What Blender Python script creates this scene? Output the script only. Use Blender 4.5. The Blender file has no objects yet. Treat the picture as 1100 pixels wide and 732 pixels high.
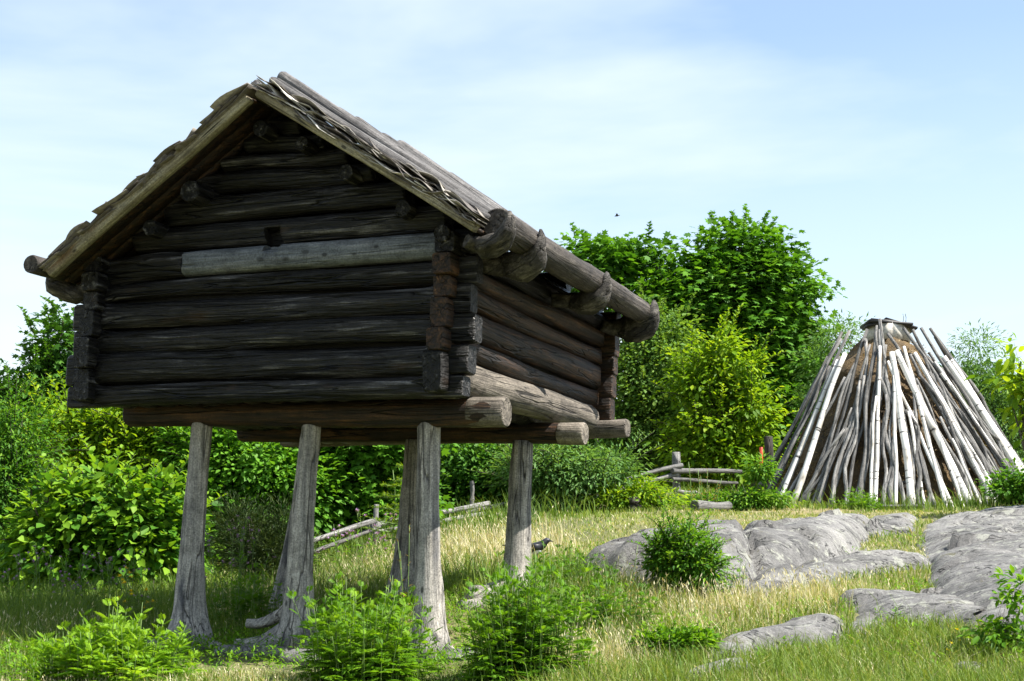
import bpy, math, random
import numpy as np
from mathutils import Vector, Matrix

SC = bpy.context.scene
COL = SC.collection
R = math.radians
rng = np.random.default_rng(7)
random.seed(7)

# ------------------------------------------------------------------ camera, sky, sun, exposure
EYE = 1.6                       # eye height above the path the photographer stands on
F, PITCH = 1729.26, 0.1628      # focal length for an 1100 px wide picture, upward tilt
cam_d = bpy.data.cameras.new('camera')
cam = bpy.data.objects.new('camera', cam_d)
COL.objects.link(cam)
cam.location = (0, 0, EYE)
cam.rotation_euler = (math.pi / 2 + PITCH, 0, 0)
cam_d.sensor_width = 36
cam_d.lens = F / 1100 * 36
cam_d.clip_end = 2000
SC.camera = cam

SUN_AZ, SUN_EL = R(-17), R(54)    # from the right of the view, high
to_sun = Vector((math.cos(SUN_EL) * math.cos(SUN_AZ), math.cos(SUN_EL) * math.sin(SUN_AZ), math.sin(SUN_EL)))
sun_d = bpy.data.lights.new('sun', 'SUN')
sun_d.energy = 4.9
sun_d.angle = R(0.55)
sun_d.color = (1.0, 0.95, 0.87)
sun = bpy.data.objects.new('sun', sun_d)
COL.objects.link(sun)
sun.location = (30, 0, 40)
sun.rotation_euler = to_sun.to_track_quat('Z', 'Y').to_euler()

world = bpy.data.worlds.new('World')
SC.world = world
world.use_nodes = True
wt = world.node_tree
wt.nodes.clear()
w_out = wt.nodes.new('ShaderNodeOutputWorld')
w_bg = wt.nodes.new('ShaderNodeBackground')
w_sky = wt.nodes.new('ShaderNodeTexSky')
w_sky.sky_type = 'NISHITA'
w_sky.sun_disc = False
w_sky.sun_elevation = SUN_EL
w_sky.sun_rotation = math.pi / 2 - SUN_AZ
w_sky.air_density = 1.0
w_sky.dust_density = 0.3
w_sky.ozone_density = 0.7
w_tc = wt.nodes.new('ShaderNodeTexCoord')
w_map = wt.nodes.new('ShaderNodeMapping')
w_map.inputs['Scale'].default_value = (1.0, 1.0, 4.2)
w_map.inputs['Rotation'].default_value = (0.0, R(7), 0.0)
w_map.inputs['Location'].default_value = (0.35, 0.2, 0.1)
w_n = wt.nodes.new('ShaderNodeTexNoise')
w_n.inputs['Scale'].default_value = 1.5
w_n.inputs['Detail'].default_value = 6
w_n.inputs['Roughness'].default_value = 0.52
w_n.inputs['Distortion'].default_value = 0.3
w_r = wt.nodes.new('ShaderNodeValToRGB')
w_r.color_ramp.elements[0].position = 0.42
w_r.color_ramp.elements[0].color = (0.12, 0.12, 0.12, 1)
w_r.color_ramp.elements[1].position = 0.62
w_r.color_ramp.elements[1].color = (0.85, 0.85, 0.85, 1)
w_mix = wt.nodes.new('ShaderNodeMixRGB')
w_mix.inputs[2].default_value = (4.1, 4.6, 4.8, 1)      # thin bright cloud veil
w_bg.inputs['Strength'].default_value = 0.095
L = wt.links.new
L(w_tc.outputs['Generated'], w_map.inputs['Vector'])
L(w_map.outputs[0], w_n.inputs['Vector'])
L(w_n.outputs['Fac'], w_r.inputs['Fac'])
w_sep = wt.nodes.new('ShaderNodeSeparateXYZ')
L(w_tc.outputs['Generated'], w_sep.inputs[0])
w_hz = wt.nodes.new('ShaderNodeMapRange')            # the veil thickens towards the horizon
w_hz.inputs['From Min'].default_value = 0.02; w_hz.inputs['From Max'].default_value = 0.34
w_hz.inputs['To Min'].default_value = 0.75; w_hz.inputs['To Max'].default_value = 0.0
L(w_sep.outputs['Z'], w_hz.inputs['Value'])
w_add = wt.nodes.new('ShaderNodeMath'); w_add.operation = 'ADD'; w_add.use_clamp = True
L(w_r.outputs['Color'], w_add.inputs[0]); L(w_hz.outputs[0], w_add.inputs[1])
L(w_add.outputs[0], w_mix.inputs[0])
L(w_sky.outputs[0], w_mix.inputs[1])
L(w_mix.outputs[0], w_bg.inputs['Color'])
L(w_bg.outputs[0], w_out.inputs[0])

SC.view_settings.view_transform = 'Standard'
SC.view_settings.look = 'None'
SC.view_settings.exposure = 1.38
SC.view_settings.gamma = 1.0
SC.view_settings.use_curve_mapping = False
SC.render.engine = 'CYCLES'
SC.cycles.use_denoising = True
SC.cycles.max_bounces = 7
SC.cycles.transparent_max_bounces = 4
SC.cycles.sample_clamp_indirect = 6

# ------------------------------------------------------------------ measuring helpers
cP, sP = math.cos(PITCH), math.sin(PITCH)
def ray(px, py):
    a = (px - 550) / F
    b = -(py - 366) / F
    return np.array([a, cP - b * sP, sP + b * cP])
def at(px, py, Y):
    "surveyed point: a bearing measured on the photograph at a ground distance of Y metres"
    r = ray(px, py)
    return r * (Y / r[1]) + np.array([0, 0, EYE])

# ------------------------------------------------------------------ object helpers
def tag(o, label=None, cat=None, group=None, kind=None):
    if label: o['label'] = label
    if cat: o['category'] = cat
    if group: o['group'] = group
    if kind: o['kind'] = kind
    return o
def link(o, parent=None, M=None):
    COL.objects.link(o)
    if parent is not None:
        o.parent = parent
        o.matrix_local = WM[parent.name].inverted() @ (M if M is not None else Matrix())
    elif M is not None:
        o.matrix_world = M
    WM[o.name] = M.copy() if M is not None else Matrix()
    return o
WM = {}
def thing(name, loc, label, cat, group=None, rz=0):
    o = bpy.data.objects.new(name, None)
    o.empty_display_size = 0.2
    link(o, None, Matrix.Translation(Vector(loc)) @ Matrix.Rotation(rz, 4, 'Z'))
    return tag(o, label, cat, group)
def mesh_np(name, V, faces_flat, counts, mat, parent=None, M=None, smooth=False, attrs=None):
    "mesh from numpy arrays (V in world space unless M is given)"
    me = bpy.data.meshes.new(name)
    V = np.asarray(V, dtype=np.float32)
    me.vertices.add(len(V))
    me.vertices.foreach_set('co', V.ravel())
    faces_flat = np.asarray(faces_flat, dtype=np.int32)
    counts = np.asarray(counts, dtype=np.int32)
    me.loops.add(len(faces_flat))
    me.loops.foreach_set('vertex_index', faces_flat)
    me.polygons.add(len(counts))
    starts = np.concatenate([[0], np.cumsum(counts)[:-1]]).astype(np.int32)
    me.polygons.foreach_set('loop_start', starts)
    me.polygons.foreach_set('loop_total', counts)
    if smooth:
        me.polygons.foreach_set('use_smooth', np.ones(len(counts), dtype=bool))
    if attrs:
        for k, v in attrs.items():
            a = me.attributes.new(k, 'FLOAT', 'POINT')
            a.data.foreach_set('value', np.asarray(v, dtype=np.float32))
    me.update(calc_edges=True)
    me.validate()
    for m in (mat if isinstance(mat, (list, tuple)) else [mat]):
        me.materials.append(m)
    o = bpy.data.objects.new(name, me)
    return link(o, parent, M)

class Bag:
    "collects pieces (world space) into one mesh"
    def __init__(s): s.V = []; s.F = []; s.C = []; s.n = 0; s.T = []
    def add(s, V, F, C, tone=None):
        V = np.asarray(V, float); F = np.asarray(F, int)
        s.V.append(V); s.F.append(F + s.n); s.C.append(np.asarray(C, int)); s.n += len(V)
        s.T.append(np.full(len(V), 0.5) if tone is None else np.asarray(tone, float))
    def build(s, name, mat, parent=None, smooth=False):
        return mesh_np(name, np.concatenate(s.V), np.concatenate(s.F), np.concatenate(s.C), mat, parent,
                       None, smooth, {'tone': np.concatenate(s.T)})

def tube_geo(pts, rad, seg=12, flat=1.0, expo=2.0, noise=0.0, seed=0, up=(0, 0, 1), capin=0.0):
    """rings along pts; rad = list of radii or (ra, rb); ra sideways, rb along 'up'; expo = superellipse"""
    pts = [Vector(p) for p in pts]
    n = len(pts)
    rr = np.random.default_rng(seed)
    ph = rr.uniform(0, 6.28, 6); fr = rr.uniform(0.6, 2.2, 6)
    V = []
    up = Vector(up).normalized()
    length = sum((pts[i + 1] - pts[i]).length for i in range(n - 1))
    acc = 0
    for i, p in enumerate(pts):
        t = (pts[min(i + 1, n - 1)] - pts[max(i - 1, 0)]).normalized()
        a = up.cross(t)
        if a.length < 1e-3: a = Vector((1, 0, 0)).cross(t)
        a.normalize()
        b = t.cross(a).normalized()
        if i: acc += (p - pts[i - 1]).length
        ex = expo[i] if isinstance(expo, list) else expo
        ra, rb = rad[i] if isinstance(rad[i], (tuple, list)) else (rad[i], rad[i])
        for k in range(seg):
            th = 2 * math.pi * k / seg
            c, s_ = math.cos(th), math.sin(th)
            c = math.copysign(abs(c) ** (2 / ex), c); s_ = math.copysign(abs(s_) ** (2 / ex), s_)
            m = 1 + noise * (math.sin(2 * th + ph[0] + fr[0] * acc * 2.1) * .5 + math.sin(3 * th + ph[1] - fr[1] * acc * 3.7) * .4
                             + math.sin(5 * th + ph[2] + fr[2] * acc * 6) * .25 + math.sin(fr[3] * acc * 9 + ph[3]) * .3
                             + math.sin(7 * th + ph[4] + acc * 13 * fr[4]) * .15)
            V.append(p + a * (ra * c * m) + b * (rb * s_ * m))
    F = []; C = []
    for i in range(n - 1):
        for k in range(seg):
            k2 = (k + 1) % seg
            F += [i * seg + k, i * seg + k2, (i + 1) * seg + k2, (i + 1) * seg + k]; C.append(4)
    F += list(range(seg - 1, -1, -1)); C.append(seg)
    F += [(n - 1) * seg + k for k in range(seg)]; C.append(seg)
    return np.array([list(v) for v in V]), F, C

def axis_matrix(p0, p1, up=(0, 0, 1)):
    x = (Vector(p1) - Vector(p0)).normalized()
    y = Vector(up).cross(x)
    if y.length < 1e-3: y = Vector((0, 1, 0)).cross(x) if abs(x.y) < .9 else Vector((1, 0, 0)).cross(x)
    y.normalize(); z = x.cross(y)
    M = Matrix((x, y, z)).transposed().to_4x4()
    M.translation = Vector(p0)
    return M
def pole(name, pts, rad, mat, parent=None, seg=12, expo=2.0, noise=0.05, seed=0, up=(0, 0, 1), smooth=True):
    "a wooden member whose object X axis runs along the grain"
    V, Fc, C = tube_geo(pts, rad, seg, 1, expo, noise, seed, up)
    M = axis_matrix(pts[0], pts[-1], up)
    Mi = np.array(M.inverted())
    Vl = V @ Mi[:3, :3].T + Mi[:3, 3]
    o = mesh_np(name, Vl, Fc, C, mat, parent, M, smooth)
    if smooth:
        fl = np.ones(len(o.data.polygons), bool); fl[-2:] = False
        o.data.polygons.foreach_set('use_smooth', fl)
    return o
def subdiv(p0, p1, n, wob=0, seed=0, amp_up=None):
    rr = np.random.default_rng(seed)
    p0 = np.array(p0, float); p1 = np.array(p1, float)
    d = p1 - p0; out = []
    o1 = rr.normal(0, 1, 3); o2 = rr.normal(0, 1, 3)
    for i in range(n + 1):
        t = i / n
        out.append(p0 + d * t + wob * (o1 * math.sin(math.pi * t) + o2 * .6 * math.sin(2 * math.pi * t)))
    return out
def log(name, p0, p1, r0, r1, mat, parent, seed, seg=14, expo=2.0, noise=0.05, wob=0.008, n=14, up=(0, 0, 1), bevel=True, depth=None):
    "r = half height (tapering); depth = half thickness if not round"
    pts = subdiv(p0, p1, n, wob, seed)
    rad = []
    for i in range(n + 1):
        r = r0 + (r1 - r0) * i / n
        rad.append((depth if depth else r, r))
    if bevel:
        d = (np.array(p1, float) - np.array(p0, float)); Ln = np.linalg.norm(d); e = d / Ln * min(.012, Ln * .1)
        s = .9
        pts = [pts[0]] + [pts[0] + e] + pts[1:-1] + [pts[-1] - e] + [pts[-1]]
        rad = [(rad[0][0] * s, rad[0][1] * s)] + [rad[0]] + rad[1:-1] + [rad[-1]] + [(rad[-1][0] * s, rad[-1][1] * s)]
    return pole(name, pts, rad, mat, parent, seg, expo, noise, seed, up)
def box_geo(c, ax, ay, az):
    c = Vector(c); ax, ay, az = Vector(ax), Vector(ay), Vector(az)
    V = [list(c + ax * i + ay * j + az * k) for i in (-1, 1) for j in (-1, 1) for k in (-1, 1)]
    F = [0, 1, 3, 2, 4, 6, 7, 5, 0, 4, 5, 1, 2, 3, 7, 6, 0, 2, 6, 4, 1, 5, 7, 3]
    return V, F, [4] * 6

# ------------------------------------------------------------------ materials
def new_mat(name):
    m = bpy.data.materials.new(name)
    m.use_nodes = True
    nt = m.node_tree
    return m, nt, nt.nodes['Principled BSDF']
def N(nt, t, **kw):
    n = nt.nodes.new(t)
    for k, v in kw.items():
        if k in n.inputs: n.inputs[k].default_value = v
        else: setattr(n, k, v)
    return n
def ramp(nt, fac, stops):
    r = nt.nodes.new('ShaderNodeValToRGB')
    e = r.color_ramp.elements
    while len(e) < len(stops): e.new(0.5)
    for el, (p, c) in zip(e, stops):
        el.position = p; el.color = (c[0], c[1], c[2], 1) if not isinstance(c, (int, float)) else (c, c, c, 1)
    nt.links.new(fac, r.inputs['Fac'])
    return r.outputs['Color']
def mixc(nt, fac, a, b, mode='MIX'):
    m = nt.nodes.new('ShaderNodeMixRGB'); m.blend_type = mode
    for s, v in ((0, fac), (1, a), (2, b)):
        if hasattr(v, 'is_linked') or hasattr(v, 'links'): nt.links.new(v, m.inputs[s])
        elif isinstance(v, (int, float)): m.inputs[s].default_value = v if s == 0 else (v, v, v, 1)
        else: m.inputs[s].default_value = (*v, 1)
    return m.outputs[0]
def grain_vec(nt, sc):
    tc = nt.nodes.new('ShaderNodeTexCoord'); oi = nt.nodes.new('ShaderNodeObjectInfo')
    mul = nt.nodes.new('ShaderNodeVectorMath'); mul.operation = 'SCALE'
    cmb = nt.nodes.new('ShaderNodeCombineXYZ')
    for k in range(3): nt.links.new(oi.outputs['Random'], cmb.inputs[k])
    nt.links.new(cmb.outputs[0], mul.inputs[0]); mul.inputs['Scale'].default_value = 37.0
    add = nt.nodes.new('ShaderNodeVectorMath'); add.operation = 'ADD'
    nt.links.new(tc.outputs['Object'], add.inputs[0]); nt.links.new(mul.outputs[0], add.inputs[1])
    mp = nt.nodes.new('ShaderNodeMapping'); mp.inputs['Scale'].default_value = sc
    nt.links.new(add.outputs[0], mp.inputs[0])
    return mp.outputs[0], oi.outputs['Random'], add.outputs[0]
def wood(name, cols, rough=0.75, bump=0.6, crack=0.7, stretch=(1.6, 26, 26), knots=0.0, vary=0.25, fine=(4, 110, 110), spec=0.3, patch=None, bdist=.02):
    m, nt, b = new_mat(name)
    lk = nt.links.new
    v, rnd, raw = grain_vec(nt, stretch)
    n1 = N(nt, 'ShaderNodeTexNoise', Scale=1.0, Detail=6.0, Roughness=0.62, Distortion=0.35); lk(v, n1.inputs['Vector'])
    col = ramp(nt, n1.outputs['Fac'], cols)
    v2, _, _ = grain_vec(nt, fine)
    n2 = N(nt, 'ShaderNodeTexNoise', Scale=1.0, Detail=3.0, Roughness=0.6); lk(v2, n2.inputs['Vector'])
    f2 = ramp(nt, n2.outputs['Fac'], [(0.3, 0.55), (0.7, 1.3)])
    col = mixc(nt, 0.75, col, f2, 'MULTIPLY')
    # long drying cracks
    v3, _, _ = grain_vec(nt, (0.55, 11, 11))
    n3 = N(nt, 'ShaderNodeTexNoise', Scale=1.0, Detail=2.0, Roughness=0.5, Distortion=0.2); lk(v3, n3.inputs['Vector'])
    ck = ramp(nt, n3.outputs['Fac'], [(0.487, 1.0), (0.497, 0.05), (0.503, 0.05), (0.513, 1.0)])
    col = mixc(nt, crack, col, ck, 'MULTIPLY')
    if patch:
        v4, _, _ = grain_vec(nt, (1.1, 5, 5))
        n4 = N(nt, 'ShaderNodeTexNoise', Scale=1.3, Detail=4.0, Roughness=0.6); lk(v4, n4.inputs['Vector'])
        pf = ramp(nt, n4.outputs['Fac'], [(patch[1], 0.0), (patch[1] + .12, 1.0)])
        col = mixc(nt, pf, col, patch[0])
    if knots:
        v5, _, _ = grain_vec(nt, (5, 9, 9))
        vo = N(nt, 'ShaderNodeTexVoronoi', Scale=1.0); lk(v5, vo.inputs['Vector'])
        kf = ramp(nt, vo.outputs['Distance'], [(0.10, 0.15), (0.2, 1.0)])
        col = mixc(nt, knots, col, kf, 'MULTIPLY')
    n6 = N(nt, 'ShaderNodeTexNoise', Scale=7.0, Detail=7.0, Roughness=0.7); lk(raw, n6.inputs['Vector'])
    col = mixc(nt, .8, col, ramp(nt, n6.outputs['Fac'], [(.34, .45), (.5, 1.0), (.68, 1.35)]), 'MULTIPLY')
    n7 = N(nt, 'ShaderNodeTexNoise', Scale=85.0, Detail=3.0, Roughness=0.7); lk(raw, n7.inputs['Vector'])
    col = mixc(nt, .7, col, ramp(nt, n7.outputs['Fac'], [(.34, .4), (.5, 1.0), (.68, 1.5)]), 'MULTIPLY')
    v8, _, _ = grain_vec(nt, (4.5, 9, 9))
    vk = N(nt, 'ShaderNodeTexVoronoi', Scale=1.0, Randomness=1.0); lk(v8, vk.inputs['Vector'])
    col = mixc(nt, .9, col, ramp(nt, vk.outputs['Distance'], [(.07, .12), (.13, 1.0)]), 'MULTIPLY')
    vr = ramp(nt, rnd, [(0, 1 - vary), (1, 1 + vary)])
    col = mixc(nt, 1.0, col, vr, 'MULTIPLY')
    lk(col, b.inputs['Base Color'])
    b.inputs['Roughness'].default_value = rough
    b.inputs['Specular IOR Level'].default_value = spec
    # bump
    h = nt.nodes.new('ShaderNodeMath'); h.operation = 'MULTIPLY'
    lk(n1.outputs['Fac'], h.inputs[0]); h.inputs[1].default_value = 1.0
    h2 = nt.nodes.new('ShaderNodeMath'); h2.operation = 'MULTIPLY_ADD'
    lk(n2.outputs['Fac'], h2.inputs[0]); h2.inputs[1].default_value = 0.35; lk(h.outputs[0], h2.inputs[2])
    h3 = nt.nodes.new('ShaderNodeMath'); h3.operation = 'MULTIPLY_ADD'
    lk(ck, h3.inputs[0]); h3.inputs[1].default_value = 0.8; lk(h2.outputs[0], h3.inputs[2])
    bp = N(nt, 'ShaderNodeBump', Strength=bump, Distance=bdist); lk(h3.outputs[0], bp.inputs['Height'])
    lk(bp.outputs[0], b.inputs['Normal'])
    return m
def leaf_mat(name, dark, mid, bright, trans=0.38, rough=0.55, spec=0.2):
    m, nt, b = new_mat(name)
    lk = nt.links.new
    a = N(nt, 'ShaderNodeAttribute', attribute_name='tone')
    col = ramp(nt, a.outputs['Fac'], [(0.0, dark), (0.5, mid), (1.0, bright)])
    lk(col, b.inputs['Base Color'])
    b.inputs['Roughness'].default_value = rough
    b.inputs['Specular IOR Level'].default_value = spec
    t = nt.nodes.new('ShaderNodeBsdfTranslucent')
    tcol = mixc(nt, 1.0, col, (1.5, 1.35, 0.6), 'MULTIPLY')
    lk(tcol, t.inputs['Color'])
    mx = nt.nodes.new('ShaderNodeMixShader'); mx.inputs[0].default_value = trans
    lk(b.outputs[0], mx.inputs[1]); lk(t.outputs[0], mx.inputs[2])
    lk(mx.outputs[0], nt.nodes['Material Output'].inputs['Surface'])
    return m
def plain(name, col, rough=0.7, nz=0.25, scale=14.0, bump=0.2):
    m, nt, b = new_mat(name)
    tc = nt.nodes.new('ShaderNodeTexCoord')
    n = N(nt, 'ShaderNodeTexNoise', Scale=scale, Detail=4.0); nt.links.new(tc.outputs['Object'], n.inputs['Vector'])
    c = ramp(nt, n.outputs['Fac'], [(0.25, tuple(x * (1 - nz) for x in col)), (0.75, tuple(x * (1 + nz) for x in col))])
    nt.links.new(c, b.inputs['Base Color']); b.inputs['Roughness'].default_value = rough
    bp = N(nt, 'ShaderNodeBump', Strength=bump, Distance=0.02); nt.links.new(n.outputs['Fac'], bp.inputs['Height'])
    nt.links.new(bp.outputs[0], b.inputs['Normal'])
    return m

M_TAR = wood('tarred_log', [(0.25, (.0015, .0014, .0013)), (0.47, (.0042, .0038, .0036)), (0.57, (.019, .0175, .0165)), (0.70, (.14, .135, .13))], rough=.4, bump=1.0, crack=.85, knots=.7, spec=.28, fine=(3, 70, 70), bdist=.035,  # palest stop paints sheen highlights into the grain as grey streaks
             patch=((.028, .016, .009), .62))
M_TARB = wood('brown_tarred_log', [(0.25, (.006, .004, .003)), (0.45, (.018, .011, .007)), (0.62, (.062, .030, .013)), (0.78, (.17, .088, .042))], rough=.6, bump=1.0, crack=.85, knots=.4, spec=.3,
              patch=((.009, .007, .006), .58))
M_GREYLOG = wood('sunbleached_log', [(0.25, (.075, .064, .053)), (0.5, (.17, .147, .12)), (0.75, (.29, .255, .21))], rough=.8, bump=.8, crack=.8, knots=.35)
M_NEWLOG = wood('silver_log', [(0.25, (.055, .062, .068)), (0.5, (.10, .11, .12)), (0.75, (.18, .185, .19))], rough=.6, bump=.6, crack=.45, knots=.75, vary=.05)
M_POST = wood('grey_post', [(0.25, (.09, .085, .08)), (0.45, (.25, .235, .215)), (0.62, (.38, .35, .31)), (0.8, (.50, .46, .40))], rough=.85, bump=.9, crack=.7, stretch=(.9, 22, 22), patch=((.075, .075, .08), .57), vary=.08)
M_ROOF = wood('roof_plank', [(0.25, (.03, .029, .028)), (0.5, (.115, .11, .108)), (0.75, (.24, .23, .225))], rough=.85, bump=1.0, crack=1.0, stretch=(1.1, 20, 20), vary=.3)
M_RAKE = wood('rake_board', [(0.25, (.09, .075, .045)), (0.5, (.22, .195, .135)), (0.75, (.38, .355, .275))], rough=.75, bump=.6, crack=.9, patch=((.14, .075, .03), .58), vary=.1)
M_EAVE = wood('eave_log', [(0.25, (.02, .017, .014)), (0.5, (.05, .042, .036)), (0.75, (.13, .115, .10))], rough=.75, bump=.8, crack=.85, vary=.1)
M_HOOK = wood('root_hook', [(0.25, (.012, .010, .009)), (0.5, (.05, .045, .04)), (0.7, (.20, .18, .16))], rough=.8, bump=1.0, crack=.5, stretch=(6, 14, 14), vary=.1)
M_STICK = wood('grey_stick', [(0.25, (.06, .057, .055)), (0.5, (.17, .165, .158)), (0.75, (.34, .33, .31))], rough=.85, bump=.8, crack=.7, vary=.4)
M_RAIL = wood('fence_wood', [(0.25, (.08, .078, .075)), (0.5, (.17, .165, .158)), (0.75, (.27, .26, .245))], rough=.85, bump=.7, crack=.7, vary=.3)
M_BRANCH = wood('tree_bark', [(0.25, (.03, .025, .02)), (0.5, (.07, .06, .048)), (0.75, (.13, .115, .09))], rough=.9, bump=.8, crack=.3)
M_STEM = plain('green_stem', (.10, .17, .03), .6)
M_STRAW = plain('pale_shaving', (.55, .48, .32), .8)

def birch_mat():
    m, nt, b = new_mat('birch_bark')
    lk = nt.links.new
    v, rnd, raw = grain_vec(nt, (22, 3.0, 3.0))
    n1 = N(nt, 'ShaderNodeTexNoise', Scale=1.0, Detail=3.0, Roughness=.6); lk(v, n1.inputs['Vector'])
    dash = ramp(nt, n1.outputs['Fac'], [(.33, .05), (.40, 1.0)])
    v2, _, _ = grain_vec(nt, (3.2, 6, 6))
    n2 = N(nt, 'ShaderNodeTexNoise', Scale=1.0, Detail=3.0); lk(v2, n2.inputs['Vector'])
    base = ramp(nt, n2.outputs['Fac'], [(.3, (.36, .33, .28)), (.45, (.58, .56, .52)), (.6, (.70, .68, .64)), (.75, (.76, .74, .70))])
    scar = ramp(nt, n2.outputs['Fac'], [(.22, .08), (.30, 1.0)])
    c = mixc(nt, 1.0, base, dash, 'MULTIPLY'); c = mixc(nt, .9, c, scar, 'MULTIPLY')
    lk(c, b.inputs['Base Color']); b.inputs['Roughness'].default_value = .6
    return m
M_BIRCH = birch_mat()
def flake_mat():
    m, nt, b = new_mat('birch_bark_sheet')
    a = N(nt, 'ShaderNodeAttribute', attribute_name='tone')
    tc = nt.nodes.new('ShaderNodeTexCoord')
    n = N(nt, 'ShaderNodeTexNoise', Scale=30.0, Detail=4.0); nt.links.new(tc.outputs['Object'], n.inputs['Vector'])
    c = ramp(nt, a.outputs['Fac'], [(0, (.05, .04, .033)), (.35, (.16, .14, .12)), (.6, (.40, .37, .32)), (.85, (.62, .59, .53)), (1, (.32, .19, .10))])
    f = ramp(nt, n.outputs['Fac'], [(.3, .6), (.7, 1.15)])
    nt.links.new(mixc(nt, 1.0, c, f, 'MULTIPLY'), b.inputs['Base Color']); b.inputs['Roughness'].default_value = .7
    return m
M_FLAKE = flake_mat()

def rock_mat():
    m, nt, b = new_mat('granite')
    lk = nt.links.new
    tc = nt.nodes.new('ShaderNodeTexCoord')
    def nz(scale, det, ro=.6, sc=None, dist=0):
        n = N(nt, 'ShaderNodeTexNoise', Scale=scale, Detail=det, Roughness=ro, Distortion=dist)
        if sc:
            mp = nt.nodes.new('ShaderNodeMapping'); mp.inputs['Scale'].default_value = sc; mp.inputs['Rotation'].default_value = (R(12), R(-20), R(25))
            lk(tc.outputs['Object'], mp.inputs[0]); lk(mp.outputs[0], n.inputs['Vector'])
        else: lk(tc.outputs['Object'], n.inputs['Vector'])
        return n.outputs['Fac']
    big = nz(1.1, 6, .65, None, .6)
    col = ramp(nt, big, [(.3, (.085, .082, .080)), (.46, (.15, .146, .140)), (.6, (.205, .199, .189)), (.75, (.29, .281, .262))])
    fine = nz(38, 6, .8)
    col = mixc(nt, .85, col, ramp(nt, fine, [(.3, .4), (.5, 1.0), (.72, 1.7)]), 'MULTIPLY')
    streak = nz(1.0, 5, .65, (2.0, 9.0, 9.0), .5)
    col = mixc(nt, .10, col, ramp(nt, streak, [(.3, .5), (.5, 1.0), (.7, 1.2)]), 'MULTIPLY')
    stain = nz(.8, 7, .7, (2.5, 2.5, .8), .8)
    col = mixc(nt, .8, col, ramp(nt, stain, [(.36, .38), (.50, 1.0), (.66, 1.25)]), 'MULTIPLY')
    crack = nz(.9, 4, .6, (1.0, 3.5, 2.0), 1.2)
    ck = ramp(nt, crack, [(.489, 1.0), (.498, .12), (.502, .12), (.511, 1.0)])
    col = mixc(nt, .75, col, ck, 'MULTIPLY')
    lich = nz(6.5, 6, .75)
    col = mixc(nt, ramp(nt, lich, [(.55, 0.0), (.60, .8)]), col, (.30, .305, .26))
    moss = nz(2.7, 6, .8)
    col = mixc(nt, ramp(nt, moss, [(.60, 0.0), (.66, .85)]), col, (.085, .080, .035))
    lk(col, b.inputs['Base Color']); b.inputs['Roughness'].default_value = .82
    h = nt.nodes.new('ShaderNodeMath'); h.operation = 'MULTIPLY_ADD'; lk(fine, h.inputs[0]); h.inputs[1].default_value = .35; lk(big, h.inputs[2])
    h2 = nt.nodes.new('ShaderNodeMath'); h2.operation = 'MULTIPLY_ADD'; lk(ck, h2.inputs[0]); h2.inputs[1].default_value = .5; lk(h.outputs[0], h2.inputs[2])
    bp = N(nt, 'ShaderNodeBump', Strength=1.0, Distance=.06); lk(h2.outputs[0], bp.inputs['Height']); lk(bp.outputs[0], b.inputs['Normal'])
    return m
M_ROCK = rock_mat()
def ground_mat():
    m, nt, b = new_mat('meadow_soil')
    lk = nt.links.new
    tc = nt.nodes.new('ShaderNodeTexCoord')
    n1 = N(nt, 'ShaderNodeTexNoise', Scale=.55, Detail=5.0, Roughness=.6); lk(tc.outputs['Object'], n1.inputs['Vector'])
    n2 = N(nt, 'ShaderNodeTexNoise', Scale=24.0, Detail=5.0, Roughness=.7); lk(tc.outputs['Object'], n2.inputs['Vector'])
    c = ramp(nt, n1.outputs['Fac'], [(.3, (.07, .09, .025)), (.5, (.15, .15, .05)), (.7, (.26, .21, .10))])
    c = mixc(nt, .8, c, ramp(nt, n2.outputs['Fac'], [(.3, .5), (.7, 1.3)]), 'MULTIPLY')
    lk(c, b.inputs['Base Color']); b.inputs['Roughness'].default_value = .95
    bp = N(nt, 'ShaderNodeBump', Strength=.8, Distance=.04); lk(n2.outputs['Fac'], bp.inputs['Height']); lk(bp.outputs[0], b.inputs['Normal'])
    return m
M_GROUND = ground_mat()
def turf_mat():
    m, nt, b = new_mat('turf')
    lk = nt.links.new
    tc = nt.nodes.new('ShaderNodeTexCoord')
    n1 = N(nt, 'ShaderNodeTexNoise', Scale=2.2, Detail=6.0, Roughness=.7); lk(tc.outputs['Object'], n1.inputs['Vector'])
    n2 = N(nt, 'ShaderNodeTexNoise', Scale=26.0, Detail=5.0, Roughness=.75); lk(tc.outputs['Object'], n2.inputs['Vector'])
    c = ramp(nt, n1.outputs['Fac'], [(.32, (.05, .035, .02)), (.48, (.16, .11, .055)), (.58, (.17, .11, .045)), (.68, (.24, .19, .12))])
    c = mixc(nt, .9, c, ramp(nt, n2.outputs['Fac'], [(.3, .35), (.7, 1.4)]), 'MULTIPLY')
    lk(c, b.inputs['Base Color']); b.inputs['Roughness'].default_value = .95
    bp = N(nt, 'ShaderNodeBump', Strength=1.0, Distance=.06); lk(n2.outputs['Fac'], bp.inputs['Height']); lk(bp.outputs[0], b.inputs['Normal'])
    return m
M_TURF = turf_mat()
M_BLACK = plain('charred_board', (.018, .017, .018), .6)
M_DARKHOLE = plain('interior_shade', (.008, .007, .006), .9)  # near-black colour standing in for the shade inside holes and gaps
M_RED = plain('red_paint', (.55, .06, .02), .5)

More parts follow.
